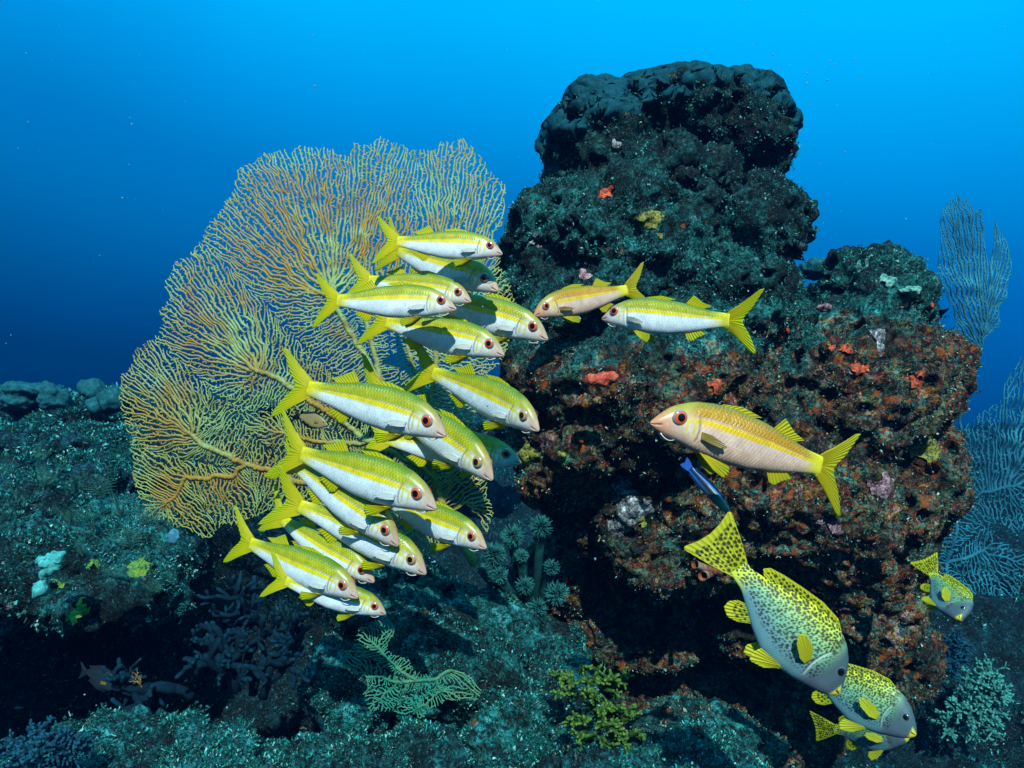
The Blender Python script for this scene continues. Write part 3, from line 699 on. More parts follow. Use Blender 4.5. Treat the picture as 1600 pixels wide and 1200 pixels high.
# ============================================================ SEA FANS
def inside(poly, x, y):
    n = len(poly); r = np.zeros(x.shape, bool)
    for i in range(n):
        x0, y0 = poly[i]; x1, y1 = poly[(i+1) % n]
        c = ((y0 > y) != (y1 > y)) & (x < (x1-x0)*(y-y0)/(y1-y0+1e-9)+x0); r ^= c
    return r
def grow_fan(poly, veins, asp, kill, infl, step, seed, iters=700, holes=0.0, wob=.22, org=None, bias=.9):
    """space colonisation in a flat outline: returns node positions and parents"""
    g = np.random.default_rng(seed)
    poly = np.array(poly, float); x0, y0 = poly.min(0); x1, y1 = poly.max(0)
    gx, gy = np.meshgrid(np.arange(x0, x1, asp), np.arange(y0, y1, asp)); A = np.stack([gx.ravel(), gy.ravel()], 1)
    A += g.uniform(-.5, .5, A.shape)*asp
    # ragged rim
    ang = np.stack([A[:, 0], A[:, 1], np.zeros(len(A))], 1)
    j = (np.stack([vn(ang, 22, seed+1), vn(ang, 22, seed+2)], 1)-.5)*18
    A = A[inside(poly, A[:, 0]+j[:, 0], A[:, 1]+j[:, 1])]
    if holes: 
        q = np.stack([A[:, 0], A[:, 1], np.zeros(len(A))], 1); A = A[fbm(q, 60, seed+9, 2) > holes]
    Pn = []; par = []; vein = []
    for ch in veins:
        ch = np.array(ch, float); 
        for k in range(len(ch)):
            if k == 0:
                if not Pn: Pn.append(ch[0]); par.append(-1); last = 0; vein.append(1)
                else: last = int(np.argmin(np.linalg.norm(np.array(Pn)-ch[0], axis=1)))
                continue
            d = ch[k]-Pn[last]; m = max(1, int(np.linalg.norm(d)/step)); p0 = Pn[last].copy()
            nrm = np.array([-d[1], d[0]])/(np.linalg.norm(d)+1e-9)
            for t in range(1, m+1):
                Pn.append(p0+d*t/m+nrm*g.normal(0, .5)); par.append(last); last = len(Pn)-1; vein.append(1)
    Pn = np.array(Pn); par = list(par)
    near = np.full(len(A), -1); nd = np.full(len(A), 1e9)
    from mathutils.kdtree import KDTree
    kd = KDTree(len(A)); [kd.insert((q[0], q[1], 0), i) for i, q in enumerate(A)]; kd.balance()
    alive = np.ones(len(A), bool)
    def upd(lo):
        for m in range(lo, len(Pn)):
            for co, i, d in kd.find_range((Pn[m, 0], Pn[m, 1], 0), infl):
                if d < nd[i]: nd[i] = d; near[i] = m
    upd(0); dirs = {}; fail = np.zeros(400000, int)
    for it in range(iters):
        act = (nd > kill) & (nd < infl)
        if not act.any(): break
        d = (A[act]-Pn[near[act]])/nd[act][:, None]; nn = near[act]
        S = np.zeros((len(Pn), 2)); np.add.at(S, nn, d); ids = np.unique(nn)
        first = np.full(len(Pn), -1); pm = g.permutation(len(nn)); first[nn[pm]] = pm; v = S[ids]; l = np.linalg.norm(v, axis=1)
        v = np.where((l < .5)[:, None], d[first[ids]], v/(l+1e-9)[:, None])
        pd = Pn[ids]-Pn[np.maximum(np.array(par)[ids], 0)]; pl = np.linalg.norm(pd, axis=1)[:, None]+1e-9
        v = v+.35*pd/pl+g.normal(0, wob, v.shape)
        if org is not None:
            od = Pn[ids]-np.array(org); od /= np.linalg.norm(od, axis=1)[:, None]+1e-9; v = v+bias*od*(v*od).sum(1)[:, None].clip(-.3, 1)
        fl = fail[ids] > 0; v[fl] = d[first[ids[fl]]]+g.normal(0, .35, (int(fl.sum()), 2))
        v /= np.linalg.norm(v, axis=1)[:, None]
        new = Pn[ids]+v*step
        good = np.array([tuple(np.round(q/.7).astype(int)) not in dirs for q in new])
        for q in new[good]: dirs[tuple(np.round(q/.7).astype(int))] = 1
        fail[ids[~good]] += 1; dead = np.nonzero(fail > 7)[0]
        if len(dead): nd[np.isin(near, dead)] = 0
        if not good.any(): continue
        lo = len(Pn); Pn = np.vstack([Pn, new[good]]); par += list(ids[good]); upd(lo)
    return Pn, np.array(par), len(vein)
def fan_mesh(name, Pn, par, to3, r_tip, r_max, gam, mat, links=.1, linkd=6, seed=0, flat=.8, relief=.004, wave=10):
    n = len(Pn); g = np.random.default_rng(seed)
    q = np.stack([Pn[:, 0], Pn[:, 1], np.zeros(n)], 1)
    Pn = Pn+(np.stack([fbm(q, 17, 51, 2), fbm(q, 17, 57, 2)], 1)-.5)*wave
    W = to3(Pn[:, 0], Pn[:, 1])
    W[:, 1] += relief*(vn(q, 16, 3)-.5)*2
    load = np.ones(n)*0; kids = np.zeros(n, int)
    for i in range(n-1, 0, -1): load[par[i]] += load[i]+1; kids[par[i]] += 1
    rad = np.minimum(r_max, r_tip*(1+load/6.0)**gam)
    # smooth positions a little along branches
    for _ in range(2):
        Wp = W[np.maximum(par, 0)]; Ch = np.zeros_like(W); np.add.at(Ch, par[1:], W[1:]); k = np.maximum(kids, 1)[:, None]
        W2 = .5*W+.25*Wp+.25*Ch/k; W = np.where(((kids > 0) & (par >= 0))[:, None], W2, W)
    a = np.arange(1, n); b = par[1:]
    E0 = b; E1 = a
    # cross links that close the net
    L0 = []; L1 = []
    if links:
        cell = {}
        for i in range(n): cell.setdefault((int(Pn[i, 0]//linkd), int(Pn[i, 1]//linkd)), []).append(i)
        for i in np.nonzero(g.random(n) < links)[0]:
            cx, cy = int(Pn[i, 0]//linkd), int(Pn[i, 1]//linkd); best = None
            for dx in (-1, 0, 1):
                for dy in (-1, 0, 1):
                    for j in cell.get((cx+dx, cy+dy), []):
                        if j == i or par[i] == j or par[j] == i or par[par[i]] == j or par[par[j]] == i or par[i] == par[j]: continue
                        d = math.hypot(*(Pn[i]-Pn[j]))
                        if 3 < d < linkd*1.3 and (best is None or d < best[0]): best = (d, j)
            if best: L0.append(i); L1.append(best[1])
    E0 = np.r_[E0, np.array(L0, int)]; E1 = np.r_[E1, np.array(L1, int)]
    D = W[E1]-W[E0]; D /= np.linalg.norm(D, axis=1)[:, None]+1e-9
    N = np.tile([0, -1.0, 0], (len(E0), 1)); T = np.cross(D, N); T /= np.linalg.norm(T, axis=1)[:, None]+1e-9; N = np.cross(T, D)
    r1 = rad[E1]; r0 = np.minimum(rad[E0], r1*1.35)
    r0[len(a):] = r_tip*.8; r1 = r1.copy(); r1[len(a):] = r_tip*.8
    m = 5; V = np.empty((len(E0), 2*m, 3)); ext = D*(r1*.4)[:, None]
    for k in range(m):
        c, s_ = math.cos(2*math.pi*k/m), math.sin(2*math.pi*k/m)
        V[:, k] = W[E0]-ext+(T*c+N*s_*flat)*r0[:, None]; V[:, m+k] = W[E1]+ext+(T*c+N*s_*flat)*r1[:, None]
    base = (np.arange(len(E0))*2*m)[:, None]; Fq = []
    for k in range(m): Fq.append(base+np.array([k, (k+1) % m, m+(k+1) % m, m+k])[None])
    Fq = np.concatenate(Fq); 
    tipv = np.clip(1-np.log1p(load)/5.5, 0, 1); tv = np.empty((len(E0), 2*m)); tv[:, :m] = tipv[E0][:, None]; tv[:, m:] = tipv[E1][:, None]
    return meshdata(name, V.reshape(-1, 3), Fq, mat, True, attrs={'tip': tv.ravel()})
def fan_material(name, core, mid, tipc, sc=14):
    s = NT(name); co = s.n('ShaderNodeTexCoord').outputs['Object']; tip = s.attr('tip').outputs['Fac']
    pat = s.noise(sc, 4, .6, co, .6); fn = s.noise(sc*22, 3, .6, co)
    c = s.ramp(tip, [(.0, core), (.35, core), (.60, mid), (.9, mid)])
    c = s.mix(s.ramp(pat, [(.42, 0), (.62, .8)]), c, tipc)
    c = s.mix(s.ramp(fn, [(.35, .5), (.55, 0)]), c, tuple(v*.45 for v in core))
    c = s.mix(s.ramp(s.noise(sc*3, 3, .6, co), [(.60, 0), (.70, .5)]), c, tuple(v*.5 for v in core))
    s.l(c, s.b.inputs['Base Color']); s.b.inputs['Roughness'].default_value = .75; s.b.inputs['Specular IOR Level'].default_value = .2
    return s.m
MF1 = fan_material('golden_fan', (.38, .20, .035), (.38, .33, .07), (.27, .42, .17), 6)
def fan_surface(Y0, cx, cy, bow, slant=0.0, tilt=0.0):
    def f(px, py):
        Y = Y0+bow*(((px-cx)/300.0)**2+((py-cy)/300.0)**2)+slant*(px-cx)/300.0+tilt*(py-cy)/300.0
        return np.stack([(px-800)/F*Y, Y, CZ-(py-600)/F*Y], 1)
    return f
big_outline = [(186, 605), (195, 575), (215, 548), (243, 528), (250, 490), (262, 440), (275, 413), (300, 403), (302, 385), (322, 362), (340, 325), (362, 298), (374, 282), (368, 266), (390, 252), (425, 235), (450, 232), (458, 248), (480, 223), (515, 226), (540, 238), (560, 223), (610, 221), (650, 230), (680, 234), (690, 215), (722, 212), (752, 238), (778, 270), (794, 310), (790, 340), (775, 362), (782, 400), (797, 440), (806, 475), (800, 520), (785, 560), (768, 600), (748, 640), (742, 700), (762, 760), (772, 800), (765, 830), (740, 800), (720, 790), (690, 850), (660, 885), (630, 890), (600, 860), (560, 830), (500, 805), (470, 800), (440, 795), (400, 800), (360, 815), (335, 832), (312, 838), (290, 827), (270, 824), (255, 834), (240, 827), (222, 800), (215, 770), (205, 740), (210, 715), (200, 690), (190, 640)]
veins = [[(742, 880), (700, 810), (676, 745), (668, 690), (674, 640), (682, 560), (688, 510)],
         [(676, 745), (632, 716), (575, 690), (530, 655), (480, 622), (432, 592), (400, 577)],
         [(632, 716), (604, 650), (592, 590), (560, 540), (530, 490), (514, 455)],
         [(594, 600), (582, 540), (570, 490)],
         [(690, 790), (620, 790), (540, 770), (462, 750), (419, 734), (384, 727), (344, 709), (312, 692), (300, 678)],
         [(384, 727), (362, 744), (294, 748), (259, 787)], [(575, 690), (500, 690), (440, 680)], [(674, 640), (645, 570), (634, 520)], [(690, 800), (640, 830), (600, 840)], [(620, 790), (520, 790)]]
Pn, par, nv = grow_fan(big_outline, veins, 2.3, 2.3, 8.5, 2.1, 3, org=(690, 830))
fan = empty('sea_fan', P(742, 880, 1.62))
tag(fan, 'huge golden sea fan spreading behind the school, left of the pillar', 'sea fan')
surf1 = fan_surface(1.60, 560, 560, .035, -.03)
def part_fan(root, pts, par, nv, surf, r_tip, r_max, gam, mat, name='fan_net', **kw):
    me = fan_mesh(name, pts, par, surf, r_tip, r_max, gam, mat, **kw)
    o = obj(name, me, root); o.matrix_parent_inverse = Matrix.Translation(-Vector(root.location)); return o
part_fan(fan, Pn, par, nv, surf1, .00112, .0062, .29, MF1, links=.20, linkd=5.0)
mb = MB(); pp = [P(x, y, 1.615) for x, y in ((742, 882), (735, 868), (712, 835), (690, 785), (676, 745))]
mb.tube(np.array([tuple(p) for p in pp]), [.011, .0115, .0105, .009, .008], 10)
st = mb.build('stem', MF1, fan); st.matrix_parent_inverse = Matrix.Translation(-Vector(fan.location))

# small green fan at the bottom
MF2 = fan_material('green_fan', (.02, .17, .10), (.03, .26, .17), (.13, .26, .12), 9)
Pn, par, nv = grow_fan([(556, 1000), (585, 968), (605, 978), (612, 1010), (640, 1040), (670, 1060), (700, 1052), (745, 1062), (752, 1080), (735, 1098), (700, 1100), (660, 1118), (635, 1124), (600, 1116), (572, 1108), (566, 1090), (576, 1062), (545, 1045), (537, 1020)],
    [[(706, 1048), (680, 1062), (650, 1066), (620, 1064), (575, 1056)], [(650, 1066), (615, 1040), (590, 1010)], [(680, 1062), (690, 1080), (670, 1098), (645, 1112)], [(620, 1064), (600, 1085)]], 2.2, 2.1, 8, 2.0, 8, org=(690, 1055), bias=.4)
f2 = empty('sea_fan', P(706, 1048, 1.36)); tag(f2, 'small jade green sea fan on the dark rocks low in the middle', 'sea fan')
part_fan(f2, Pn, par, nv, fan_surface(1.36, 650, 1050, .02), 0.00095, .0034, .26, MF2, links=.15, linkd=5.5)

# distant blue fans on the right
MF3 = fan_material('blue_grey_fan', (.012, .09, .13), (.02, .15, .21), (.04, .25, .32), 4)
Pn, par, nv = grow_fan([(1475, 330), (1492, 296), (1520, 312), (1535, 330), (1532, 380), (1540, 420), (1545, 380), (1556, 342), (1575, 380), (1582, 430), (1570, 470), (1560, 510), (1535, 560), (1510, 600), (1500, 640), (1480, 600), (1490, 520), (1480, 470), (1466, 420)],
    [[(1505, 720), (1500, 640), (1499, 590)], [(1500, 640), (1520, 585), (1536, 540)]], 2.2, 1.9, 7.5, 2.0, 14, org=(1515, 1000), bias=.7, wob=.34)
f3 = empty('sea_fan', P(1505, 720, 2.75)); tag(f3, 'tall narrow blue grey sea fan rising in two plumes behind the right shoulder', 'sea fan')
part_fan(f3, Pn, par, nv, fan_surface(2.75, 1520, 500, .05), .0021, .0052, .26, MF3, links=.22, linkd=6, seed=4, relief=.010, wave=2.5)
Pn, par, nv = grow_fan([(1640, 480), (1612, 520), (1590, 560), (1566, 600), (1550, 640), (1520, 650), (1470, 700), (1420, 800), (1410, 900), (1440, 960), (1480, 990), (1510, 1015), (1540, 1020), (1575, 960), (1600, 900), (1640, 860), (1680, 760), (1690, 600)],
    [[(1450, 1060), (1470, 960), (1480, 880), (1500, 800), (1530, 770), (1575, 760)], [(1480, 880), (1540, 860)], [(1470, 960), (1510, 950)]], 2.7, 2.6, 9.5, 2.3, 19, holes=.22, org=(1440, 1000), bias=.6, wob=.34)
f4 = empty('sea_fan', P(1450, 1060, 2.9)); tag(f4, 'broad blue sea fan with curved pale ribs, cut by the right edge of the picture', 'sea fan')
part_fan(f4, Pn, par, nv, fan_surface(2.9, 1520, 800, .05, .10), .0023, .0080, .28, MF3, links=.10, linkd=7, seed=5, relief=.012, wave=4)
Pn, par, nv = grow_fan([(1420, 400), (1440, 392), (1452, 410), (1458, 450), (1450, 490), (1430, 480), (1418, 440)], [[(1440, 520), (1438, 470), (1430, 420)], [(1438, 470), (1450, 430)]], 7, 6.5, 24, 3.6, 24)
f5 = empty('sea_fan', P(1440, 520, 2.4)); tag(f5, 'small sparse sea fan peeking over the right shoulder of the pillar', 'sea fan')
part_fan(f5, Pn, par, nv, fan_surface(2.4, 1440, 450, .02), .0018, .006, .3, MF3, links=.0, seed=6)

# ============================================================ CORALS AND SPONGES
def bush(g, mb, p, d, L, r, depth, spread=.5, split=(2, 3), shrink=.75, k=7, wob=.25, seglen=5, tipr=.8, up=0.0, flatY=1.0):
    pts = [np.array(p, float)]; d = np.array(d, float); d /= np.linalg.norm(d)
    for i in range(seglen):
        d = d+g.normal(0, wob/seglen**.5, 3)*np.array([1, flatY, 1])+np.array([0, 0, up/seglen]); d /= np.linalg.norm(d); pts.append(pts[-1]+d*L/seglen)
    rr = np.linspace(r, r*(tipr if depth else .85), len(pts)); rr = rr*(1+.10*g.normal(size=len(pts)))
    mb.tube(pts, rr, k, a=np.r_[np.repeat(np.linspace(0, .5 if depth else 1, len(pts)), k), [.8 if not depth else .3, 0]])
    if depth:
        for _ in range(g.integers(split[0], split[1]+1)):
            nd = d+g.normal(0, spread, 3)*np.array([1, flatY, 1]); j = g.integers(max(1, seglen//2), seglen+1)
            bush(g, mb, pts[j], nd, L*shrink*g.uniform(.75, 1.2), rr[j]*.88, depth-1, spread, split, shrink, k, wob, seglen, tipr, up, flatY)
def coral(name, lab, cat, mb, mat): return tag(mb.build(name, mat), lab, cat)

M_DARKBR = coral_material('dark_blue_sponge', (.001, .009, .020), (.004, .040, .070), 140, bump=.3, speck=.2)
g = np.random.default_rng(42); mb = MB()
for px, py, dx in ((350, 1075, -.2), (370, 1080, .1), (395, 1085, .35), (340, 1060, -.6), (410, 1090, .7), (300, 1090, -.9), (385, 1040, .2)):
    bush(g, mb, P(px, py, 1.42), (dx, -.15, 1), .085, .0085, 4, .62, (2, 3), .74, 8, .55, 5, .92, .3, .6)
coral('branching_sponge', 'dark slate blue branching sponge with knobbed fingers in the hollow below the school', 'sponge', mb, M_DARKBR)
M_YG = coral_material('yellow_green_coral', (.02, .06, .010), (.19, .33, .05), 170, bump=.5)
def nubs(cx, cy, Y, wpx, hpx, n, seed, L, r, mat, lab, name='bushy_coral', depth=2, spread=.6, dens=1, cat='coral'):
    g = np.random.default_rng(seed); mb = MB(); k = 0
    for i in range(n):
        a = g.uniform(0, 2*math.pi); q = math.sqrt(g.uniform(0, 1)); px = cx+wpx*q*math.cos(a); py = cy+hpx*q*math.sin(a)
        c = P(px, py, Y-.06*(1-q)*wpx/50); d = np.array([q*math.cos(a)*.9, -.8+.6*q, -q*math.sin(a)*.8+.35])
        bush(g, mb, c, d, L, r, depth, spread, (2, 4), .72, 6, .3, 3, .85)
    return coral(name, lab, cat, mb, mat)
nubs(925, 1075, 1.34, 40, 24, 26, 2, .020, .0042, M_YG, 'yellow green bushy coral, upper clump on the dark bottom right of centre')
nubs(935, 1140, 1.33, 46, 30, 30, 3, .020, .0042, M_YG, 'yellow green bushy coral, lower clump touching the bottom rocks')
M_BLB = coral_material('blue_stubby_coral', (.004, .030, .055), (.02, .13, .20), 150, bump=.5)
nubs(78, 1172, 1.15, 48, 30, 60, 4, .016, .0040, M_BLB, 'dusky blue stubby finger coral in the lower left corner')
M_TEALB = coral_material('teal_bushy_coral', (.03, .14, .12), (.16, .52, .42), 120)
nubs(1532, 1072, 2.3, 22, 24, 34, 5, .030, .0055, M_TEALB, 'upper teal tufted coral at lower right')
nubs(1512, 1125, 2.3, 36, 22, 44, 6, .030, .0055, M_TEALB, 'wider teal tufted coral just below the upper one at lower right')
nubs(1482, 1018, 2.45, 17, 14, 24, 7, .030, .005, M_BLB, 'small steel blue bushy coral by the foot of the broad blue fan')
# fuzzy tube corals
M_PUFF = coral_material('teal_polyps', (.008, .06, .06), (.05, .26, .24), 90, bump=.2)
cup = empty('fuzzy_polyp_colony', P(830, 950, 1.72)); tag(cup, 'bunch of fuzzy teal polyp heads in the dark gap between school and pillar', 'coral')
g = np.random.default_rng(9); mb = MB()
heads = [(800, 840, 21), (845, 825, 21), (772, 868, 22), (779, 900, 18), (820, 917, 17), (870, 930, 22), (840, 952, 18), (862, 888, 15), (757, 892, 12), (815, 870, 13)]
for px, py, r in heads: mb.tube([tuple(P(832, 985, 1.80)), tuple(P((px+832)/2+g.normal(0, 5), (py+975)/2, 1.77)), tuple(P(px, py+4, 1.71))], [.013, .010, .012], 8, a=.0)
st = mb.build('stalk', M_PUFF, cup); st.matrix_parent_inverse = Matrix.Translation(-Vector(cup.location))
for px, py, r in heads:
    mb = MB(); c = P(px, py, 1.70); rr = r*1.70/F*.66
    mb.ball(c, rr*.55, 10, 7, .1)
    for i in range(230):
        d = g.normal(size=3); d /= np.linalg.norm(d)
        if d[1] > .5: continue
        d[2] += .15; L = rr*g.uniform(.7, 1.15); q = np.array(c)+d*rr*.35
        mb.tube([q, q+d*L*.55+g.normal(0, .0012, 3), q+d*L], [.0013, .0011, .0006], 4, a=np.r_[np.repeat([.2, .6, 1], 4), [1, .2]])
    ph = mb.build('polyp_head', M_PUFF, cup); ph.matrix_parent_inverse = Matrix.Translation(-Vector(cup.location))

# lumpy coral cap draped over the top of the pillar
M_CAP = coral_material('slate_coral', (.006, .075, .10), (.02, .10, .13), 75, bump=.25, speck=.15)
def lump(name, lab, cat, blobs, vox, mat, bumps, seed):
    r = rock(name, blobs, vox, mat, seed=seed, bumps=bumps); tag(r, lab, cat); return r
def knob(name, lab, cat, blobs, mat, seed, vox=.004, amp=1.0):
    return lump(name, lab, cat, blobs, vox, mat, [(.010*amp, .05, 'n'), (.006*amp, .016, 'n'), (.003*amp, .007, 'n')], seed)
M_CYAN = coral_material('cyan_sponge', (.10, .50, .46), (.14, .6, .55), 120, bump=.4, speck=.2)
knob('encrusting_sponge', 'pale aqua upright sponge on the face of the left ledge', 'sponge', [B(76, 878, 1.225, 14, 12, .014), B(84, 884, 1.225, 12, 10, .012), B(72, 896, 1.225, 11, 15, .012), B(66, 916, 1.225, 9, 18, .010, 10), B(88, 870, 1.225, 9, 8, .010), B(62, 876, 1.225, 7, 6, .01)], M_CYAN, 71, vox=.003, amp=1.5)
M_LEAF = coral_material('pale_blue_leaf', (.10, .34, .46), (.1, .4, .5), 60, bump=.2, speck=.1)
knob('leaf_sponge', 'small pale blue leaf shaped sponge just under the golden fan rim', 'sponge', [B(272, 838, 1.45, 9, 15, .006, 20)], M_LEAF, 72)
M_KNOB = coral_material('leather_coral', (.02, .13, .15), (.04, .18, .18), 70, bump=.4, speck=.3)
for i, (px, py, rx, rz, Y, lab) in enumerate(((146, 608, 20, 16, 2.9, 'rounded dull green coral knob on the far ridge left of the golden fan'), (176, 622, 20, 22, 2.7, 'largest far coral knob, half behind the left rim of the golden fan'), (160, 632, 26, 12, 2.75, 'low flat coral knob in front of the other two far knobs'))):
    knob('leather_coral', lab, 'coral', [B(px, py, Y, rx, rz, rx*Y/F)], M_KNOB, 80+i, vox=.008, amp=1.6)['group'] = 'far coral knobs'
knob('plate_coral', 'grey blue folded coral plate at the far left ridge', 'coral', [B(52, 608, 2.8, 42, 12, .07), B(84, 622, 2.75, 22, 22, .06), B(30, 625, 2.8, 30, 14, .06)], M_KNOB, 84, vox=.008, amp=2)
# red and green oval on the pillar
M_OVAL = rock_material('red_sponge', red=1)
def knob_col(stops, scale, name):
    s = NT(name); co = s.n('ShaderNodeTexCoord').outputs['Object']; f = s.noise(scale*1.9, 6, .78, co, .8)
    c = s.ramp(f, stops); s.l(c, s.b.inputs['Base Color']); s.b.inputs['Roughness'].default_value = .7; s.l(s.bump(s.noise(scale*3, 4, .7, co), .8, .006), s.b.inputs['Normal']); return s.m
M_RED = knob_col([(.36, (.10, .012, .006)), (.48, (.50, .05, .012)), (.56, (.62, .14, .06)), (.66, (.22, .46, .34))], 40, 'red_crust')
M_MINT = knob_col([(.42, (.02, .09, .07)), (.49, (.08, .30, .24)), (.57, (.30, .48, .38)), (.66, (.6, .62, .5))], 50, 'mint_crust')
M_PINK = knob_col([(.42, (.03, .015, .015)), (.50, (.28, .10, .12)), (.58, (.50, .28, .30)), (.66, (.78, .62, .60))], 55, 'pink_crust')
M_WHT = knob_col([(.42, (.02, .03, .03)), (.50, (.14, .12, .12)), (.56, (.34, .32, .32)), (.64, (.80, .84, .84))], 45, 'pale_crust')
M_ORG = knob_col([(.40, (.05, .015, .008)), (.47, (.30, .03, .008)), (.54, (.72, .07, .010)), (.66, (.85, .22, .03))], 60, 'orange_crust')
M_OLIVE = knob_col([(.42, (.02, .03, .008)), (.50, (.20, .18, .02)), (.58, (.42, .34, .03)), (.66, (.5, .45, .12))], 60, 'olive_crust')

knob('oval_sponge', 'oval sponge, red below and mint above, on the pillar above the big orange fish', 'sponge', [B(925, 592, 1.50, 11, 10, .02), B(940, 591, 1.50, 14, 12, .02), B(956, 589, 1.50, 10, 10, .02)],
     knob_col([(.36, (.25, .02, .008)), (.5, (.60, .06, .02)), (.60, (.55, .16, .10)), (.70, (.30, .55, .40))], 34, 'oval_crust'), 90)

def crust(px, py, Y, rx, rz, mat, lab, seed, n=3, cat='sponge', name='encrusting_sponge', dy=.02, amp=1.3, vox=.0035):
    g = np.random.default_rng(seed); bl = [B(px, py, Y, rx*.75, rz*.75, dy)]
    for i in range(n): 
        a = g.uniform(0, 6.28); bl.append(B(px+rx*.5*math.cos(a), py+rz*.5*math.sin(a), Y+.002*i, rx*g.uniform(.3, .55), rz*g.uniform(.3, .55), dy*.8))
    return knob(name, lab, cat, bl, mat, seed, vox=vox, amp=amp)
# find where the pillar's face is, so that growths sit on it
from mathutils.bvhtree import BVHTree
_v, _n = getvn(pillar.data)
BV = BVHTree.FromPolygons([tuple(q) for q in _v], [tuple(p.vertices) for p in pillar.data.polygons])
def face_Y(px, py, bv=BV, default=1.8):
    d = P(px, py, 1.0)-Vector((0, 0, CZ)); h = bv.ray_cast(Vector((0, 0, CZ)), d.normalized())
    return h[0].y if h[0] else default
def patch(src, bv, px, py, rx, rz, mat, lab, seed, lift=.004, name='encrusting_sponge', cat='sponge', bumpy=1.0):
    """a crust that follows the rock it grows on"""
    v, n, polys = src; Yh = face_Y(px, py, bv, 1.8); c = np.array(P(px, py, Yh)); 
    q = (v-c)/np.array([rx*Yh/F, (rx+rz)/2*Yh/F*1.4, rz*Yh/F]); d = np.linalg.norm(q, axis=1)
    m = np.nonzero(d < 2.2)[0]; w = 1.45*fbm(v[m], (rx+rz)/2*Yh/F*.9, seed, 4)/.5-.45; k = d[m]/np.clip(w, .3, 2.2)
    sel = np.zeros(len(v), bool); kk = np.full(len(v), 9.0); kk[m] = k; sel[m[k < 1.12]] = True
    f = polys[sel[polys].all(1)]
    if len(f) < 6: return on_lump(px, py, rx, rz, mat, lab, seed, name=name, cat=cat)
    ids, inv = np.unique(f, return_inverse=True); f2 = inv.reshape(f.shape)
    h = (1-sstep(kk[ids], .55, 1.1))*(lift+bumpy*.006*fbm(v[ids], .012, seed+5, 3))-.0015*(kk[ids] > .95)
    V = v[ids]+n[ids]*h[:, None]
    o = obj(name, meshdata(name, V, f2, mat, True)); tag(o, lab, cat); return o
def srcof(o):
    v, n = getvn(o.data); return v, n, np.array([tuple(p.vertices) for p in o.data.polygons if len(p.vertices) == 4])
SP_ = srcof(pillar)
def make_cap():
    v, n, polys = SP_; px = 800+v[:, 0]*F/v[:, 1]; py = 600-(v[:, 2]-CZ)*F/v[:, 1]
    lim = np.interp(px, [840, 900, 985, 1075, 1090, 1150, 1210, 1240], [245, 214, 186, 160, 132, 128, 168, 205])+22*(fbm(v, .05, 71, 3)-.5)*2
    sel = (py < lim)&(n[:, 2] > -.55)&(py < 260)
    f = polys[sel[polys].all(1)]; ids, inv = np.unique(f, return_inverse=True); f2 = inv.reshape(f.shape)
    q = v[ids]; nn = n[ids]
    cnt = np.zeros(len(v)); np.add.at(cnt, f.ravel(), 1); rim = (cnt[ids] < 4)
    k = sstep(lim[ids]-py[ids], 0, 9)
    # smooth the lumps of rock under the sheet
    e = np.concatenate([f2[:, [0, 1]], f2[:, [1, 2]], f2[:, [2, 3]], f2[:, [3, 0]]]); e = np.concatenate([e, e[:, ::-1]])
    deg = np.bincount(e[:, 0], minlength=len(q))[:, None]
    q2 = q.copy()
    for _ in range(14):
        m = np.zeros_like(q2); np.add.at(m, e[:, 0], q2[e[:, 1]]); q2 = q2*.5+.5*m/np.maximum(deg, 1)
    q2 = np.where(rim[:, None], q, q2); w = worley(q, .036, 5)
    h = .006+k*(.010+.020*(.75-1.25*w**2).clip(-.1))
    V = q2+nn*h[:, None]
    for _ in range(2):
        m = np.zeros_like(V); np.add.at(m, e[:, 0], V[e[:, 1]]); V = V*.5+.5*m/np.maximum(deg, 1)
    V[rim] = q[rim]-n[ids][rim]*.004
    o = obj('plate_coral', meshdata('plate_coral', V, f2, M_CAP, True)); tag(o, 'slate blue lumpy plate coral draped over the very top of the pillar', 'coral')
make_cap()
def on_lump(px, py, rx, rz, mat, lab, seed, sink=.004, **k): return crust(px, py, face_Y(px, py)-sink, rx, rz, mat, lab, seed, **k)
def on(px, py, rx, rz, mat, lab, seed, n=3, dy=0, **k): return patch(SP_, BV, px, py, rx, rz, mat, lab, seed, **k)
on(975, 800, 34, 42, M_WHT, 'whitish crusted dome on the pillar left of the diving spotted fish', 101, n=5, cat='coral', name='encrusting_coral', dy=.05)
on(1302, 820, 17, 16, M_PINK, 'small pink sponge between the tail of the big orange fish and the diving spotted fish', 102, n=4)
on(1382, 762, 26, 20, M_PINK, 'broad pink and white sponge patch on the right flank of the pillar', 103, n=5)
on(1320, 548, 14, 13, M_ORG, 'bright orange red sponge patch on the right shoulder of the pillar', 104, n=4)
on(1342, 575, 12, 10, M_ORG, 'second orange red sponge patch, just below and right of the bright one', 105, n=4)
on(1432, 595, 13, 16, M_ORG, 'orange sponge patch near the right edge of the pillar', 106, n=4)
on(1218, 520, 14, 9, M_ORG, 'orange sponge patch beside the tail of the silver fish facing left', 107, n=3)
on(1452, 478, 8, 11, M_ORG, 'small orange sponge at the top right rim of the shoulder', 108, n=3)
on(1448, 705, 24, 26, M_OLIVE, 'mustard yellow sponge patch on the lower right flank', 109, n=6)
on(1372, 535, 12, 26, M_WHT, 'pale upright crust between orange sponge patches on the shoulder', 110, n=5)
on(1010, 350, 26, 17, M_OLIVE, 'olive yellow algae patch high on the pillar', 111, n=5, cat='algae', name='algae_patch')
on(945, 300, 14, 12, M_ORG, 'dull orange sponge on the upper left of the pillar', 112, n=3)
on(960, 225, 10, 9, M_WHT, 'small white crust below the plate coral', 113, n=3)
on(838, 378, 10, 13, M_WHT, 'white crust on the left rim of the pillar', 114, n=3)
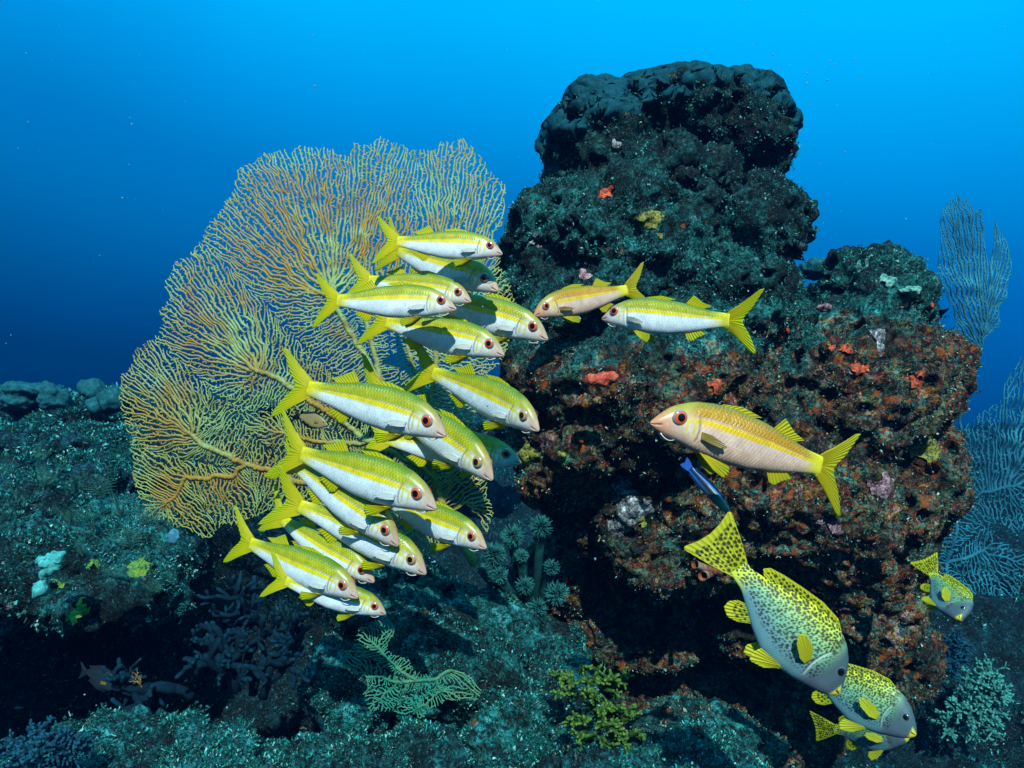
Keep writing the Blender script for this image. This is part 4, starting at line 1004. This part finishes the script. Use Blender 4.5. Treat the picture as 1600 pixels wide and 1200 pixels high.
on(915, 428, 15, 13, M_PINK, 'pinkish crust above the orange goatfish that faces left', 115, n=4)
on(1290, 480, 9, 8, M_PINK, 'pale pink crust just right of the silver fish tail', 116, n=3)
on(1120, 600, 14, 12, M_ORG, 'dark red sponge between the two big left facing fish', 117, n=4)
on(826, 712, 15, 16, M_OLIVE, 'ragged yellow olive sponge right of the shaded goatfish', 118, n=6)
on(880, 712, 9, 8, M_OLIVE, 'tiny yellow sponge right of the ragged olive one', 119, n=4)
on(1002, 815, 11, 14, M_OLIVE, 'small yellow olive sponge on the edge of the whitish dome', 120, n=5)
on(1060, 745, 12, 10, M_WHT, 'small pale crust left of the blue striped wrasse', 121, n=4)
for i, (px, py, rx, rz, lab) in enumerate(((1352, 402, 22, 11, 'pale mint coral plate on the crest of the shoulder'), (1388, 428, 15, 12, 'mint crust stepping down the shoulder crest'), (1422, 446, 16, 9, 'whitish mint crust lowest on the shoulder crest'))):
    on(px, py+10, rx, rz, M_MINT, lab, 130+i, name='encrusting_coral', cat='coral')['group'] = 'mint crusts on the shoulder crest'
knob('coral_head', 'smooth grey green coral head behind the notch in the pillar', 'coral', [B(1275, 420, 2.5, 24, 17, .08)], M_KNOB, 134, vox=.006)
M_YS = knob_col([(.42, (.02, .05, .01)), (.48, (.10, .24, .02)), (.56, (.20, .30, .02)), (.66, (.40, .12, .02))], 60, 'lime_crust')
SL_ = srcof(ledge); _v, _n = getvn(ledge.data); BL = BVHTree.FromPolygons([tuple(q) for q in _v], [tuple(p.vertices) for p in ledge.data.polygons])
for i, (px, py, rx, rz, lab) in enumerate(((95, 915, 12, 10, 'lime green crust right of the aqua sponge on the ledge'), (125, 955, 14, 16, 'lime and rust crust lower on the ledge face'), (215, 885, 17, 15, 'rust and lime crust near the right end of the ledge'), (142, 882, 8, 9, 'small lime crust high on the ledge face'), (12, 950, 20, 16, 'bleached pale patch at the left edge of the ledge'))):
    patch(SL_, BL, px, py, rx, rz, M_WHT if i == 4 else M_YS, lab, 140+i)
# tube sponge
M_TUBE = coral_material('tube_sponge', (.42, .10, .04), (.55, .40, .28), 90, bump=.4)
Yt = face_Y(1105, 890)-.01; mb = MB()
for (a, b, r) in (((1118, 894), (1086, 882), .0095), ((1110, 896), (1098, 900), .011), ((1122, 896), (1135, 898), .009)):
    p0 = np.array(P(*a, Yt)); p1 = np.array(P(*b, Yt-.055)); mb.tube([p0, (p0+p1)/2, p1], [r*.9, r, r*1.05], 12, a=np.repeat([0, .3, 1], 12), cap=False)
    d = (p1-p0)/np.linalg.norm(p1-p0); mb.tube([p1+d*.0005, p1-d*.012], [r*1.05, r*.6], 12, a=0, cap=False)
tag(mb.build('tube_sponge', M_TUBE), 'cluster of orange brown tube sponges under the tail of the diving spotted fish', 'sponge')

# hydroid ferns
M_HYD = coral_material('feather_hydroid', (.02, .09, .07), (.10, .32, .25), 60, bump=.1, speck=.1)
def hydroid_mesh(seed):
    g = np.random.default_rng(seed); mb = MB()
    for s_ in range(5):
        d = np.array([g.normal(0, .45), g.normal(0, .2)-.1, 1]); d /= np.linalg.norm(d); L = g.uniform(.6, 1); side = np.cross(d, [0, 1, 0]); side /= np.linalg.norm(side)
        n = 12; lean = g.normal(0, .18); q = [np.array([0, 0, 0.])+d*L*t+side*lean*t*t for t in np.linspace(0, 1, n)]; mb.tube(q, np.linspace(.012, .005, n), 4, a=.2)
        for i in range(2, n):
            for sd in (1, -1):
                l = .20*math.sin(math.pi*(i/n)**.7)+.03; e = q[i]+side*sd*l+d*l*.6+g.normal(0, .01, 3); mb.tube([q[i], (q[i]+e)/2+d*.01, e], [.006, .0055, .003], 3, a=np.r_[np.repeat([.4, .8, 1], 3), [1, 0]])
    return mb.data('feather_hydroid', M_HYD)
hm = [hydroid_mesh(k) for k in range(3)]
g = np.random.default_rng(77); nh = 0
for px, py, h in ((120, 770, 50), (70, 760, 44), (30, 790, 46), (160, 780, 60), (190, 810, 60), (225, 820, 56), (150, 835, 62), (255, 870, 50), (110, 820, 46), (205, 860, 62), (270, 915, 44), (180, 905, 50), (240, 930, 40), (60, 720, 36), (15, 740, 34), (130, 870, 44)):
    h0 = face_Y(px, py, BL, 0); Yh = (h0 if h0 else 1.85)
    o = obj('feather_hydroid', hm[nh % 3]); o.location = P(px, py, Yh-.004); o.scale = (h*Yh/F*.9,)*3; o.rotation_euler = (g.normal(.15, .15), g.normal(0, .3), g.normal(0, .4)); nh += 1
    tag(o, 'dark teal feathery hydroid tuft growing on the left ledge', 'hydroid', 'feathery hydroids on the left ledge')
for k, (px, py, h, rot, lab) in enumerate(((1195, 640, 34, .5, 'single feathery teal hydroid on the pillar above the big orange fish'), (1465, 720, 30, 1.2, 'feathery hydroid sprouting from the right flank of the pillar'))):
    o = obj('feather_hydroid', hm[k]); Yh = face_Y(px, py); o.location = P(px, py, Yh-.003); o.scale = (h*Yh/F,)*3; o.rotation_euler = (.3, rot, 0); tag(o, lab, 'hydroid')
# small bare orange gorgonian in the cave, thin blue bush coral by the fan
M_GORG = coral_material('orange_gorgonian', (.40, .18, .05), (.60, .34, .12), 90)
g = np.random.default_rng(8); mb = MB(); bush(g, mb, P(222, 1075, 1.30), (0, -.1, 1), .016, .0014, 4, .5, (2, 3), .8, 4, .3, 3, .8, .2, .4)
coral('gorgonian', 'tiny orange twiggy gorgonian in the dark hollow below the ledge', 'coral', mb, M_GORG)

# ---- cleaner wrasse
def slim_fish(name, top, bot, wid, colf, mat, fins):
    root = empty(name); obj('body', body_mesh('body', top, bot, wid, 120, 40, colf, mat, .05), root)
    for n, b, o, cf, nu, nv, rays in fins: obj(n, fin_mesh(n, b, o, nu, nv, cf, M_FIN, rays=rays), root)
    return root
def wr_col(S, h, y, z):
    c = lerp((.03, .05, .04), (.01, .13, .50), sstep(S, .45, .9)); blk = np.exp(-((h-.55)/(.13+.20*S))**4); c = lerp(c, (.004, .005, .012), blk); c = lerp(c, (.04, .22, .55), sstep(h, .84, .94)); c = lerp(c, (.30, .34, .18), (1-sstep(S, .15, .45))*.4)
    return np.concatenate([c, np.ones(S.shape+(1,))], -1), S*0
def flatc(c): return lambda U, V, G: np.concatenate([lerp(c, tuple(v*.8 for v in c), V), np.ones(U.shape+(1,))], -1)
wr = slim_fish('cleaner_wrasse', [(0, .004), (.1, .05), (.3, .085), (.6, .08), (.9, .05), (1, .05)], [(0, -.008), (.1, -.05), (.3, -.08), (.6, -.075), (.9, -.05), (1, -.05)], [(0, .006), (.1, .035), (.3, .05), (.6, .04), (.9, .015), (1, .01)], wr_col, M_SKIN,
    [('tail_fin', [(-.98, 0, .05), (-.99, 0, 0), (-.98, 0, -.05)], [(-1.12, 0, .09), (-1.18, 0, .085), (-1.13, 0, .0), (-1.16, 0, -.08), (-1.11, 0, -.085)], flatc((.02, .18, .70)), 50, 12, 9),
     ('dorsal_fin', [(-.25, 0, .08), (-.6, 0, .078), (-.92, 0, .048)], [(-.28, 0, .11), (-.6, 0, .13), (-.95, 0, .09)], flatc((.01, .03, .10)), 60, 8, 18),
     ('anal_fin', [(-.5, 0, -.076), (-.92, 0, -.048)], [(-.52, 0, -.10), (-.95, 0, -.085)], flatc((.01, .03, .10)), 40, 8, 12)])
for sd in (1, -1):
    e, p = eye_meshes(-.10, .012, .026, .016, (.02, .1, .3), (.05, .3, .7), side=sd); eo = obj('eye', e, wr); obj('pupil', p, eo)
place(wr, (1143, 806), (1078, 732), 1.12, 1.16, world_up=Vector((.7, -.1, .7)))
tag(wr, 'slim electric blue fish with a black stripe below the big orange fish', 'fish')
# ---- dark surgeon-like fish under the ledge, brown fish behind the big fan
def dark_col(base, mouthc):
    def f(S, h, y, z):
        c = lerp(base, tuple(v*.6 for v in base), h); c = lerp(c, mouthc, (1-sstep(S, .03, .08))); c = lerp(c, (.02, .12, .5), np.exp(-((S-.10)/.015)**2)*(1-sstep(h, .3, .6)))
        return np.concatenate([c, np.ones(S.shape+(1,))], -1), S*0
    return f
def oval_fish(name, base, mouthc, finc, tail=(-1.22, .22)):
    r = slim_fish(name, [(0, .01), (.08, .09), (.25, .19), (.5, .22), (.8, .12), (1, .05)], [(0, -.02), (.08, -.09), (.25, -.18), (.5, -.21), (.8, -.11), (1, -.05)], [(0, .01), (.1, .05), (.3, .075), (.6, .06), (.9, .02), (1, .012)], dark_col(base, mouthc), M_LIPSKIN,
        [('tail_fin', [(-.98, 0, .05), (-1, 0, 0), (-.98, 0, -.05)], [(-1.12, 0, .15), (tail[0], 0, tail[1]), (-1.12, 0, 0), (tail[0], 0, -tail[1]), (-1.12, 0, -.15)], flatc(finc), 60, 12, 14),
         ('dorsal_fin', [(-.2, 0, .16), (-.5, 0, .218), (-.85, 0, .10)], [(-.24, 0, .21), (-.5, 0, .28), (-.92, 0, .16)], flatc(finc), 60, 8, 18),
         ('anal_fin', [(-.35, 0, -.19), (-.6, 0, -.19), (-.85, 0, -.10)], [(-.40, 0, -.24), (-.65, 0, -.26), (-.92, 0, -.15)], flatc(finc), 50, 8, 14)])
    for sd in (1, -1):
        obj('pectoral_fin', fin_mesh('pectoral_fin', [(-.27, .076*sd, .02), (-.28, .076*sd, -.03)], [(-.40, .11*sd, .03), (-.40, .11*sd, -.04)], 30, 10, flatc((.35, .30, .04)), M_FIN, rays=7), r)
        e, p = eye_meshes(-.13, .05, .050, .026, (.06, .05, .04), (.1, .08, .05), side=sd); eo = obj('eye', e, r); obj('pupil', p, eo)
    return r
d1 = oval_fish('reef_fish', (.02, .035, .05), (.55, .30, .04), (.03, .05, .07)); place(d1, (186, 1072), (134, 1050), 1.40, 1.44)
tag(d1, 'small dark oval fish with an orange mouth line hiding below the ledge', 'fish')
d2 = oval_fish('reef_fish', (.05, .06, .08), (.06, .06, .07), (.03, .04, .05)); place(d2, (190, 1136), (243, 1134), 1.42, 1.46)
tag(d2, 'barely visible dark fish near the bottom facing left', 'fish')
d3 = oval_fish('reef_fish', (.36, .24, .10), (.36, .22, .10), (.012, .010, .010), tail=(-1.3, .30)); place(d3, (512, 664), (468, 650), 1.50, 1.52)
tag(d3, 'small tan fish with black fins close to the sea fan, under a goatfish tail', 'fish')

# ---- drifting specks
g = np.random.default_rng(3); mb = MB()
for i in range(340):
    px, py = g.uniform(0, 1600), g.uniform(0, 620) if i < 190 else g.uniform(600, 1200); Y = g.uniform(1.0, 3.0); r = g.uniform(.0005, .0016)
    if i % 3 == 0: px, py = g.normal(1240, 40), g.uniform(80, 420); Y = g.uniform(1.3, 2.6)
    mb.ball(P(px, py, Y), r, 5, 4, 0, (1, 1, g.uniform(.6, 1.6)))
M_SNOW = coral_material('drifting_specks', (.35, .45, .5), (.4, .5, .5), 50)
tag(mb.build('drifting_particles', M_SNOW), kind='stuff')

# ============================================================ HAZE
def make_haze():
    bm = bmesh.new(); bmesh.ops.create_cube(bm, size=1)
    x0, x1, y0, y1, z0, z1 = -12, 12, -1.5, 13.2, -1.6, 2.35
    for v in bm.verts: v.co = ((x0+x1)/2+v.co.x*(x1-x0), (y0+y1)/2+v.co.y*(y1-y0), (z0+z1)/2+v.co.z*(z1-z0))
    me = bpy.data.meshes.new('haze'); bm.to_mesh(me); bm.free()
    m = bpy.data.materials.new('water_haze'); m.use_nodes = True; nt = m.node_tree; nt.nodes.clear()
    o = nt.nodes.new('ShaderNodeOutputMaterial'); v = nt.nodes.new('ShaderNodeVolumePrincipled')
    v.inputs['Color'].default_value = (.0, .018, .055, 1); v.inputs['Absorption Color'].default_value = (.05, .68, .90, 1)
    v.inputs['Density'].default_value = .15; v.inputs['Anisotropy'].default_value = .3
    nt.links.new(v.outputs[0], o.inputs['Volume']); me.materials.append(m)
    h = obj('haze', me); tag(h, kind='stuff')
make_haze()
